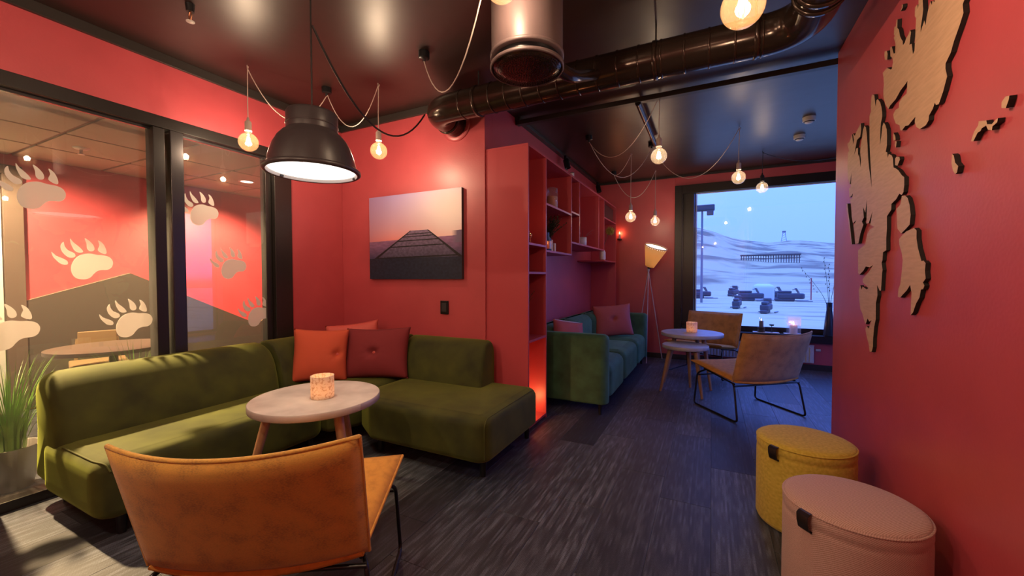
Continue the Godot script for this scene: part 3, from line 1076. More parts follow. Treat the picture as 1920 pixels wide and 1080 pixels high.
# ---------------------------------------------------------------- ceiling services
func build_duct() -> void:
	var r := 0.10
	var y := 2.46
	var z := -2.5
	var t := thing("ventilation_duct", "long dark round ventilation duct under the ceiling", "duct", Vector3(0, y, z))
	var run := [Vector3(-1.90, 0, -0.30), Vector3(-1.90, 0, 0), Vector3(0.42, 0, 0), Vector3(0.42, 0, 1.6)]
	part("pipe", tube(rounded(run, 0.20, 12), r, 36), M.duct_black, t)
	for i in 16:
		var x := -1.62 + i * 0.123
		part("seam_ring", lathe(V([r + 0.001, -0.006, r + 0.0035, -0.004, r + 0.0035, 0.004, r + 0.001, 0.006]), 36), M.duct_black, t, Vector3(x, 0, 0), rot(0, 0, 90))
	for q in [[Vector3(-1.90, 0, -0.19), 90.0], [Vector3(0.42, 0, 0.28), 90.0], [Vector3(0.42, 0, 0.34), 90.0]]:
		part("collar", lathe(V([r + 0.001, -0.012, r + 0.008, -0.010, r + 0.008, 0.010, r + 0.001, 0.012]), 36), M.duct_black, t, q[0], rot(90, 0, 0))
	part("wall_flange", lathe(V([r, -0.004, r + 0.035, -0.004, r + 0.035, 0.004, r, 0.004]), 36), M.red_paint, t, Vector3(-1.90, 0, -0.305), rot(90, 0, 0))
	for x in [-1.50, -0.30, 0.20]:
		part("hanger_band", lathe(V([r + 0.001, -0.012, r + 0.006, -0.012, r + 0.006, 0.012, r + 0.001, 0.012]), 36), M.duct_black, t, Vector3(x, 0, 0), rot(0, 0, 90))
		part("hanger_rod", tube([Vector3(x, r, 0), Vector3(x, CEIL - y, 0)], 0.005), M.frame_metal, t)
	# round diffuser with perforated plate
	var d := thing("air_diffuser", "large dark cylinder air diffuser with perforated bottom hanging by the duct", "diffuser", Vector3(-0.78, 2.17, -1.74))
	var top := CEIL - 2.17
	part("drum", lathe(V([0.150, 0.045, 0.168, 0.045, 0.172, 0.05, 0.172, 0.062, 0.166, 0.066, 0.166, 0.066, 0.166, top]), 56), M.diffuser_black, d)
	part("gap", lathe(V([0.150, 0.012, 0.150, 0.05]), 48), M.steel_black, d)
	part("rim", lathe(V([0.163, 0.0, 0.169, -0.001, 0.172, 0.004, 0.172, 0.014, 0.166, 0.018, 0.150, 0.018]), 56), M.diffuser_black, d)
	var st := S()
	st.set_smooth_group(-1)
	part("perforated_plate", lathe(V([0.0, -0.004, 0.10, -0.002, 0.164, 0.002, 0.164, 0.012, 0.0, 0.012]), 56), M.duct_black, d)
	for ringi in range(1, 13):
		var rr := ringi * 0.0125
		var m := int(TAU * rr / 0.0125)
		for k in m:
			var a := TAU * k / m
			var c := Vector3(cos(a) * rr, -0.0046, sin(a) * rr)
			var prev := c + Vector3(0.0038, 0, 0)
			for s in range(1, 7):
				var nx := c + Vector3(cos(TAU * s / 6.0), 0, sin(TAU * s / 6.0)) * 0.0038
				tri(st, c, prev, nx)
				prev = nx
	var holes := part("holes", fin(st), M.steel_black, d)
	holes.set_meta("kind", "stuff")
	part("hose", tube(rounded([Vector3(0.09, 0.06, -0.14), Vector3(0.13, 0.06, -0.28), Vector3(0.15, 0.24, -0.66)], 0.10, 6), 0.032, 18), M.duct_black, d)
	# conduit, smoke detectors, sprinkler
	single("ceiling_conduit", tube([Vector3(-0.54, 2.60, -3.38), Vector3(-0.54, 2.60, -4.52)], 0.022, 14), M.duct_black, "straight dark conduit hanging under the ceiling behind the black bar", "conduit")
	for q in [[Vector3(0.796, CEIL, -4.574), "white smoke detector on the dark ceiling, the one nearer the black bar"], [Vector3(0.809, CEIL, -5.106), "white slotted smoke detector on the dark ceiling, the one nearer the window"]]:
		var s := thing("smoke_detector", q[1], "smoke detector", q[0], 0.0, "smoke detectors")
		part("base", lathe(V([0.0, -0.02, 0.05, -0.02, 0.05, -0.02, 0.052, 0.0]), 28), M.white_plastic, s)
		part("cover", lathe(V([0.0, -0.055, 0.028, -0.052, 0.040, -0.040, 0.050, -0.036, 0.050, -0.036, 0.050, -0.020]), 28), M.white_plastic, s)
		part("slot_ring", lathe(V([0.036, -0.046, 0.041, -0.040, 0.041, -0.040, 0.044, -0.0385]), 28), M.steel_black, s)
	var sp := thing("sprinkler_head", "small pale sprinkler head on a black pipe at the dark ceiling", "sprinkler", Vector3(-2.52, CEIL, -1.205))
	part("pipe", lathe(V([0.0, -0.04, 0.018, -0.04, 0.018, -0.04, 0.022, 0.0]), 16), M.steel_black, sp)
	part("yoke", join([[tube(rounded([Vector3(-0.004, -0.04, 0), Vector3(-0.014, -0.06, 0), Vector3(-0.004, -0.09, 0)], 0.01), 0.0035), at(Vector3.ZERO)], [tube(rounded([Vector3(0.004, -0.04, 0), Vector3(0.014, -0.06, 0), Vector3(0.004, -0.09, 0)], 0.01), 0.0035), at(Vector3.ZERO)]]), M.copper, sp)
	part("deflector", lathe(V([0.0, -0.094, 0.020, -0.093, 0.020, -0.090, 0.0, -0.090]), 20), M.white_plastic, sp)

# ---------------------------------------------------------------- seating
func loop2(pts: Array, k := 5) -> Array:  # a smooth closed outline through points
	var out := []
	var n := pts.size()
	for i in n:
		for j in k:
			out.append((pts[i] as Vector2).cubic_interpolate(pts[(i + 1) % n], pts[(i + n - 1) % n], pts[(i + 2) % n], float(j) / k))
	return out

func outl(pts: Array, r := 0.07) -> PackedVector2Array:  # x, z corners to a cushion outline
	var q := []
	for p in V(pts):
		q.append(Vector2(p.x, -p.y))
	return smooth_poly(q, r)

func build_sofas() -> void:
	var o := Vector3(-2.4, 0, -1.9)
	var s := thing("corner_sofa", "olive green velvet corner sofa with chaise end along the glass and picture walls", "sofa", o)
	var prof := loop2(V([0.0, 0.16, 0.03, 0.11, 0.28, 0.11, 0.335, 0.15, 0.355, 0.28, 0.352, 0.40, 0.33, 0.50, 0.285, 0.61, 0.21, 0.69, 0.12, 0.715, 0.045, 0.695, 0.008, 0.62, 0.0, 0.42]), 3)
	var ex := Vector3(1, 0, 0)
	var ez := Vector3(0, 0, 1)
	part("seat", cushion(outl([-3.10, -0.755, -2.405, -0.755, -2.405, -1.925, -3.10, -1.925], 0.09), 0.10, 0.375, 0.055, 0.014, 0.05), M.velvet, s, -o)
	part("seat", cushion(outl([-3.05, -1.93, -2.405, -1.93, -2.305, -2.15, -2.305, -2.80, -3.05, -2.80], 0.085), 0.10, 0.375, 0.055, 0.014, 0.05), M.velvet, s, -o)
	part("seat", cushion(outl([-1.155, -2.80, -1.155, -1.985, -2.06, -1.985, -2.295, -2.13, -2.295, -2.80], 0.09), 0.10, 0.375, 0.055, 0.016, 0.045), M.velvet, s, -o)
	var fr := []
	for i in 9:
		fr.append([Vector3(-3.215, 0, lerpf(-0.765, -1.925, i / 8.0)), ex, 1.0])
	part("backrest", sweep(prof, fr, 0.085), M.velvet, s, -o)
	fr = [[Vector3(-3.215, 0, -1.93), ex, 1.0], [Vector3(-3.215, 0, -1.97), ex, 1.0], [Vector3(-3.215, 0, -2.15), ex, 1.0]]
	for i in 13:
		var a := PI / 2 * i / 12.0
		fr.append([Vector3(-2.835 - 0.38 * cos(a), 0, -2.405 - 0.38 * sin(a)), Vector3(cos(a), 0, sin(a)), lerpf(1.0, 0.66, i / 12.0)])
	fr.append([Vector3(-2.6, 0, -2.785), ez, 0.66])
	fr.append([Vector3(-2.34, 0, -2.785), ez, 0.66])
	fr.append([Vector3(-2.305, 0, -2.785), ez, 0.66])
	part("backrest", sweep(prof, fr, 0.02), M.velvet, s, -o)
	fr = []
	for i in 7:
		fr.append([Vector3(lerpf(-2.30, -1.525, i / 6.0), 0, -2.785), ez, 0.66])
	part("backrest", sweep(prof, fr, 0.045), M.velvet, s, -o)
	part("piping", tube(rounded([Vector3(-2.86, 0.366, -0.777), Vector3(-2.50, 0.366, -0.777), Vector3(-2.435, 0.366, -0.790), Vector3(-2.412, 0.33, -0.80)], 0.03), 0.004), M.seam_green, s, -o)
	part("piping", tube(rounded([Vector3(-1.178, 0.13, -2.012), Vector3(-1.178, 0.335, -2.012), Vector3(-1.182, 0.365, -2.05), Vector3(-1.180, 0.367, -2.72)], 0.02), 0.0035), M.seam_green, s, -o)
	for q in [[-1.225, -2.075], [-1.225, -2.72], [-2.2, -2.72], [-2.05, -2.08], [-2.49, -0.86], [-3.12, -0.86], [-2.48, -1.85], [-3.12, -2.68]]:
		part("leg", lathe(V([0.0, 0.0, 0.017, 0.0, 0.017, 0.0, 0.022, 0.105]), 14), M.steel_black, s, Vector3(q[0], 0, q[1]) - o)
	var p1 := thing("throw_pillow", "orange square throw pillow with one button leaning in the sofa corner", "pillow", Vector3(-2.79, 0.585, -2.19), deg_to_rad(52), "pillows on the corner sofa")
	var cover := part("cover", pillow(0.41, 0.42, 0.17, [Vector2(0.62, 0.02)]), M.pillow_orange, p1, Vector3.ZERO, rot(-14, 0, -4))
	var button := lathe(V([0.0, 0.0, 0.016, 0.001, 0.017, 0.006, 0.010, 0.011, 0.0, 0.012]), 20)
	part("button", button, M.button_red, cover, Vector3(0.119, 0.004, 0.028), rot(90, 0, 0))
	var p2 := thing("throw_pillow", "dark red wide throw pillow with one button beside the orange pillow", "pillow", Vector3(-2.475, 0.58, -2.475), deg_to_rad(20), "pillows on the corner sofa")
	cover = part("cover", pillow(0.56, 0.42, 0.17, [Vector2(-0.02, 0.0)]), M.pillow_red, p2, Vector3.ZERO, rot(-16, 0, 2))
	part("button", button, M.button_red, cover, Vector3(-0.005, 0.0, 0.036), rot(90, 0, 0))
	var p3 := thing("throw_pillow", "red throw pillow mostly hidden behind the orange and dark red pillows", "pillow", Vector3(-2.76, 0.60, -2.50), deg_to_rad(42), "pillows on the corner sofa")
	part("cover", pillow(0.44, 0.44, 0.15, []), M.button_red, p3, Vector3.ZERO, rot(-16, 0, 6))
	# sofa under the shelf
	o = Vector3(-1.2, 0, -4.63)
	s = thing("green_sofa", "dark green velvet three-seat sofa under the red wall shelf", "sofa", o)
	var arm := cushion(outl([-1.60, -3.405, -0.785, -3.405, -0.785, -3.545, -1.60, -3.545], 0.066), 0.10, 0.705, 0.045, 0.0, 0.02)
	part("armrest", arm, M.velvet_green, s, -o)
	part("armrest", arm, M.velvet_green, s, Vector3(0, 0, -2.31) - o)
	part("frame", rbox(Vector3(0.76, 0.08, 2.2), 0.02), M.velvet_green, s, Vector3(-1.21, 0.15, -4.63) - o)
	for q in [[-3.552, -4.225], [-4.237, -5.050], [-5.062, -5.712]]:
		part("seat_cushion", cushion(outl([-1.46, q[0], -0.79, q[0], -0.79, q[1], -1.46, q[1]], 0.095), 0.13, 0.425, 0.075, 0.018, 0.02), M.velvet_green, s, -o)
		part("back_cushion", cushion(outl([-1.61, q[0], -1.33, q[0], -1.33, q[1], -1.61, q[1]], 0.135), 0.12, 0.735, 0.105, 0.01, 0.02), M.velvet_green, s, -o)
	for q in [[-0.86, -3.47], [-0.86, -5.78], [-1.54, -3.47], [-1.54, -5.78]]:
		part("leg", lathe(V([0.0, 0.0, 0.014, 0.0, 0.014, 0.0, 0.018, 0.105]), 12), M.steel_black, s, Vector3(q[0], 0, q[1]) - o)
	p1 = thing("throw_pillow", "pink square tufted throw pillow against the far arm of the green sofa", "pillow", Vector3(-1.15, 0.635, -5.30), deg_to_rad(24), "pillows on the green sofa")
	cover = part("cover", pillow(0.50, 0.42, 0.19, [Vector2(0.0, 0.08)]), M.pillow_pink, p1, Vector3.ZERO, rot(-14, 0, 5))
	part("button", lathe(V([0.0, 0.0, 0.011, 0.002, 0.0, 0.008]), 14), M.pillow_pink, cover, Vector3(0, 0.017, 0.040), rot(90, 0, 0))
	p2 = thing("throw_pillow", "small rose pillow with white edge behind the near arm of the green sofa", "pillow", Vector3(-1.24, 0.60, -3.75), deg_to_rad(60), "pillows on the green sofa")
	cover = part("cover", pillow(0.38, 0.36, 0.14, []), M.pillow_pink, p2, Vector3.ZERO, rot(-14, 0, -10))
	part("edge", tube(rounded([Vector3(-0.17, 0.17, 0), Vector3(0.17, 0.17, 0), Vector3(0.17, -0.17, 0)], 0.03), 0.008), M.pillow_white, cover)

func shell(f: Callable, thick: float, nu := 22, nv := 14) -> ArrayMesh:  # a padded sheet: f(u, v) with u in -1..1, v in 0..1
	var st := S()
	st.set_smooth_group(0)
	var g := [[], []]
	for i in nu + 1:
		var a := []
		var b := []
		for j in nv + 1:
			var u := 2.0 * i / nu - 1.0
			var v := float(j) / nv
			var p: Vector3 = f.call(u, v)
			var du: Vector3 = f.call(minf(u + 0.02, 1.02), v) - f.call(u - 0.02, v)
			var dv: Vector3 = f.call(u, v + 0.02) - f.call(u, v - 0.02)
			var n := du.cross(dv).normalized()
			var w := 2.0 * v - 1.0
			var e := pow(maxf(0.0, 1.0 - pow(absf(u), 10.0)), 0.5) * pow(maxf(0.0, 1.0 - pow(absf(w), 8.0)), 0.5)
			e = 0.22 + 0.78 * e
			a.append(p + n * thick / 2 * e)
			b.append(p - n * thick / 2 * e)
		g[0].append(a)
		g[1].append(b)
	for i in nu:
		for j in nv:
			quad(st, g[0][i][j], g[0][i + 1][j], g[0][i + 1][j + 1], g[0][i][j + 1])
			quad(st, g[1][i][j], g[1][i][j + 1], g[1][i + 1][j + 1], g[1][i + 1][j])
	for i in nu:
		quad(st, g[1][i][0], g[1][i + 1][0], g[0][i + 1][0], g[0][i][0])
		quad(st, g[0][i][nv], g[0][i + 1][nv], g[1][i + 1][nv], g[1][i][nv])
	for j in nv:
		quad(st, g[0][0][j], g[0][0][j + 1], g[1][0][j + 1], g[1][0][j])
		quad(st, g[1][nu][j], g[1][nu][j + 1], g[0][nu][j + 1], g[0][nu][j])
	return fin(st)

func lounge_chair(where: Vector2, fx: float, fz: float, label: String, back: Material, seat: Material) -> void:
	var c := thing("lounge_chair", label, "chair", Vector3(where.x, 0, where.y), atan2(fx, fz), "low upholstered lounge chairs")
	var bk := func(u: float, v: float):
		var bow := 1.0 - u * u
		return Vector3(u * lerpf(0.328, 0.335, v), lerpf(0.325, 0.742, v) - 0.012 * bow * v, lerpf(0.075, -0.045, v) - bow * lerpf(0.055, 0.10, v))
	var sf := func(u: float, v: float):
		var bow := 1.0 - u * u
		return Vector3(u * lerpf(0.31, 0.345, v), lerpf(0.325, 0.405, v) - 0.012 * bow, lerpf(0.055 - 0.05 * bow, 0.585, v))
	var backrest := part("backrest", shell(bk, 0.042), back, c)
	var seat_part := part("seat", shell(sf, 0.055), seat, c)
	var rim := []
	for i in 11:
		rim.append(bk.call(-1.0, i / 10.0))
	for i in 21:
		rim.append(bk.call(-1.0 + i / 10.0, 1.0))
	for i in 11:
		rim.append(bk.call(1.0, 1.0 - i / 10.0))
	part("piping", tube(rim, 0.0065, 8), back, backrest)
	for s in [-1.0, 1.0]:
		var side := []
		for i in 11:
			side.append(sf.call(s, i / 10.0))
		part("piping", tube(side, 0.0065, 8), seat, seat_part)
		var leg := part("sled_leg", tube(rounded([Vector3(0.30 * s, 0.345, 0.44), Vector3(0.325 * s, 0.30, 0.52), Vector3(0.34 * s, 0.008, 0.545), Vector3(0.34 * s, 0.008, 0.0), Vector3(0.325 * s, 0.285, 0.055), Vector3(0.30 * s, 0.30, 0.10)], 0.035), 0.008, 10), M.steel_black, c)
		part("seat_rail", tube([Vector3(0.30 * s, 0.30, 0.08), Vector3(0.30 * s, 0.352, 0.46)], 0.007, 8), M.steel_black, c)
		part("floor_glide", rbox(Vector3(0.02, 0.008, 0.05), 0.002), M.steel_black, leg, Vector3(0.34 * s, 0.004, 0.43))
	part("cross_bar", tube([Vector3(-0.325, 0.29, 0.055), Vector3(0.325, 0.29, 0.055)], 0.008, 8), M.steel_black, c)
	part("cross_bar", tube([Vector3(-0.325, 0.28, 0.522), Vector3(0.325, 0.28, 0.522)], 0.006, 8), M.steel_black, c)

func round_table(p: Vector3, r: float, h: float, foot: float, angles: Array, top: Material, label: String, thick := 0.036) -> void:
	var t := thing("coffee_table", label, "table", p, 0.0, "round three-legged coffee tables")
	part("table_top", lathe(V([0.0, h - thick, r - 0.006, h - thick, r - 0.006, h - thick, r, h - thick + 0.004, r, h - 0.003, r - 0.003, h, r - 0.003, h, 0.0, h]), 72), top, t)
	for a in angles:
		var d := Vector3(cos(deg_to_rad(a)), 0, sin(deg_to_rad(a)))
		part("leg", tube([d * foot, d * foot * 0.60 + Vector3(0, h - thick, 0)], 0.013, 14, 0.024), M.leg_wood, t)
	part("brace", tube([Vector3(cos(deg_to_rad(angles[0])), 0, sin(deg_to_rad(angles[0]))) * foot * 0.6 + Vector3(0, h - thick - 0.012, 0), Vector3(cos(deg_to_rad(angles[1])), 0, sin(deg_to_rad(angles[1]))) * foot * 0.6 + Vector3(0, h - thick - 0.012, 0)], 0.010, 8), M.leg_wood, t)

func build_tables_and_chairs() -> void:
	round_table(Vector3(-1.856, 0, -1.431), 0.314, 0.58, 0.36, [133.0, -107.0, 13.0], M.concrete_top, "round pale table with wooden legs in front of the olive corner sofa")
	round_table(Vector3(-0.19, 0, -4.937), 0.323, 0.58, 0.29, [46.0, 166.0, -74.0], M.grey_top, "taller round grey table with wooden legs beside the window chairs")
	round_table(Vector3(-0.234, 0, -4.525), 0.223, 0.50, 0.24, [168.0, 46.0, -80.0], M.grey_top, "lower round grey nesting table in front of the taller one")
	lounge_chair(Vector2(-1.216, -0.699), -0.526, -0.850, "ochre lounge chair facing the pale round table, its back to the room", M.chenille, M.chenille_seat)
	lounge_chair(Vector2(0.470, -3.955), -0.62, -0.785, "rust lounge chair on black sled legs with its back turned to the poufs", M.chenille_rust, M.chenille_seat)
	lounge_chair(Vector2(0.028, -5.836), -0.40, 0.917, "rust brown lounge chair standing right before the window and radiator", M.chenille_rust, M.chenille_seat)
	for q in [[Vector3(-1.806, 0.58, -1.425), "white mosaic candle glass on the pale round table"], [Vector3(-0.189, 0.58, -4.943), "white mosaic candle glass on the taller grey table"]]:
		var c := thing("candle_glass", q[1], "candle holder", q[0], 0.0, "mosaic candle glasses")
		part("glass", lathe(V([0.0, 0.0, 0.052, 0.0, 0.056, 0.004, 0.057, 0.115, 0.057, 0.115, 0.053, 0.115, 0.053, 0.115, 0.052, 0.010, 0.0, 0.010]), 40), M.mosaic, c)
		var wax := part("candle", lathe(V([0.0, 0.010, 0.019, 0.010, 0.019, 0.010, 0.019, 0.026, 0.019, 0.026, 0.0, 0.026]), 20), M.white_wax, c)
		part("candle_flame", lathe(V([0.0, 0.028, 0.006, 0.036, 0.0045, 0.046, 0.0, 0.060]), 12), M.flame, wax)
		omni(c, Vector3(0, 0.048, 0), 0.007, 0.012, Color(1.0, 0.72, 0.42))

func build_poufs() -> void:
	for q in [[Vector3(0.452, 0, -1.782), 0.203, M.pouf_pink, Vector2(0.297 - 0.452, -1.649 + 1.782), "pink woven round pouf with black leather tab by the red wall"], [Vector3(0.416, 0, -2.374), 0.200, M.pouf_yellow, Vector2(0.275 - 0.416, -2.228 + 2.374), "mustard yellow round pouf with black leather tab by the red wall"]]:
		var r: float = q[1]
		var t := thing("pouf", q[4], "pouf", q[0], 0.0, "round poufs along the wall")
		part("body", lathe(V([0.0, 0.0, r - 0.02, 0.0, r - 0.006, 0.006, r, 0.022, r, 0.20, r, 0.335, r - 0.001, 0.352, r - 0.0035, 0.360, r, 0.368, r, 0.395, r - 0.004, 0.402]), 72), q[2], t)
		part("cushion_top", lathe(V([r - 0.004, 0.400, r - 0.003, 0.404, r - 0.010, 0.411, r - 0.03, 0.416, r * 0.6, 0.421, 0.0, 0.423]), 72), q[2], t)
		part("piping", lathe(V([r - 0.003, 0.3985, r + 0.0015, 0.400, r + 0.002, 0.4025, r, 0.405, r - 0.004, 0.4055]), 72), q[2], t)
		var d: Vector2 = (q[3] as Vector2).normalized()
		var b := Basis(Vector3.UP, atan2(d.x, d.y))
		var st := S()
		st.set_smooth_group(0)
		var curve := [Vector2(-0.004, 0.405), Vector2(0.010, 0.404), Vector2(0.020, 0.395), Vector2(0.019, 0.370), Vector2(0.012, 0.345), Vector2(0.004, 0.338), Vector2(-0.002, 0.345)]
		for i in curve.size() - 1:
			var a: Vector2 = curve[i]
			var e: Vector2 = curve[i + 1]
			quad(st, Vector3(-0.02, a.y, r + a.x), Vector3(-0.02, e.y, r + e.x), Vector3(0.02, e.y, r + e.x), Vector3(0.02, a.y, r + a.x))
			quad(st, Vector3(0.02, a.y - 0.001, r + a.x - 0.003), Vector3(0.02, e.y, r + e.x - 0.003), Vector3(-0.02, e.y, r + e.x - 0.003), Vector3(-0.02, a.y - 0.001, r + a.x - 0.003))
			for s in [-0.02, 0.02]:
				quad(st, Vector3(s, a.y, r + a.x), Vector3(s, a.y - 0.001, r + a.x - 0.003), Vector3(s, e.y, r + e.x - 0.003), Vector3(s, e.y, r + e.x))
		part("leather_tab", fin(st), M.leather_black, t, Vector3.ZERO, b)

# ---------------------------------------------------------------- shelf
func build_shelf() -> void:
	var xf := -1.258
	var xb := XS + 0.001
	var o := Vector3(xb, 0, -2.83)
	var u := thing("wall_shelf", "red built-in wall shelf of open boxes above the green sofa", "shelf", o)
	var th := 0.018
	var depth := xf - xb
	var xm := (xf + xb) / 2
	var up := func(called: String, z: float, y0: float, y1: float):
		part(called, rbox(Vector3(depth, y1 - y0, th), 0.0012), M.shelf_red, u, Vector3(xm, (y0 + y1) / 2, z) - o)
	var flat := func(called: String, y: float, z0: float, z1: float):
		part(called, rbox(Vector3(depth, th, absf(z1 - z0)), 0.0012), M.shelf_red, u, Vector3(xm, y, (z0 + z1) / 2) - o)
	var z := [-2.832, -3.202, -3.891, -4.170, -4.985, -5.264, -5.987]
	up.call("side_panel", z[0], 0.0, 2.209)
	up.call("side_panel", z[1], 0.0, 2.209)
	up.call("upright", z[2], 1.4205, 2.209)
	up.call("upright", z[3], 1.543, 2.209)
	up.call("upright", z[4], 1.543, 2.209)
	up.call("upright", z[5], 1.543, 2.209)
	up.call("side_panel", z[6], 0.0, 2.209)
	flat.call("top_board", 2.218, z[0] + 0.009, z[6] - 0.009)
	var e := 0.0095
	flat.call("shelf_board", 1.463, z[0] - e, z[1] + e)
	flat.call("shelf_board", 1.237, z[0] - e, z[1] + e)
	flat.call("shelf_board", 0.700, z[0] - e, z[1] + e)
	flat.call("shelf_board", 0.030, z[0] - e, z[1] + e)
	flat.call("shelf_board", 1.827, z[1] - e, z[2] + e)
	flat.call("shelf_board", 1.427, z[1] - e, z[2] + e)
	flat.call("shelf_board", 1.859, z[2] - e, z[3] + e)
	flat.call("shelf_board", 1.553, z[2] - e, z[5] + e)
	flat.call("shelf_board", 1.984, z[5] - e, z[6] + e)
	flat.call("shelf_board", 1.4205, z[5] - e - 0.02, z[6] + e)
	shelf_items(z)

func foliage(t: Node3D, at_: Vector3, n: int, spread: float, h: float, m: Material, leaf := 0.016) -> void:
	var st := S()
	st.set_smooth_group(-1)
	var stems := []
	for i in n:
		var a := rng.randf() * TAU
		var lean := spread * (0.25 + 0.75 * rng.randf())
		var hh := h * (0.6 + 0.4 * rng.randf())
		var tip := Vector3(cos(a) * lean, hh, sin(a) * lean)
		stems.append([tube([Vector3.ZERO, Vector3(tip.x * 0.35, hh * 0.6, tip.z * 0.35), tip], 0.0014, 5), Transform3D()])
		for k in 16:
			var f := 0.25 + 0.75 * k / 15.0
			var p := Vector3(tip.x * f * f, hh * f, tip.z * f * f)
			var b := rng.randf() * TAU
			var d := Vector3(cos(b), 0.5 + 0.5 * rng.randf(), sin(b)).normalized()
			var s := d.cross(Vector3.UP).normalized() * leaf * 0.32
			var up := d.cross(s).normalized() * leaf * 0.12
			quad(st, p, p + d * leaf * 0.5 + s + up, p + d * leaf, p + d * leaf * 0.5 - s + up)
	part("stems", join(stems), M.twig, t, at_)
	part("leaves", fin(st), m, t, at_).set_meta("kind", "stuff")

func dried_ball(t: Node3D, at_: Vector3, r: float) -> void:  # a dried flower head of many florets
	var items := []
	for i in 70:
		var y := 1.0 - 2.0 * (i + 0.5) / 70
		var a := i * 2.39996
		var d := Vector3(sqrt(1 - y * y) * cos(a), y, sqrt(1 - y * y) * sin(a))
		items.append([tube([d * r * 0.15, d * r * (0.9 + 0.12 * rng.randf())], 0.0022, 5, 0.006), Transform3D()])
	part("flower_head", join(items), M.dried_yellow, t, at_)

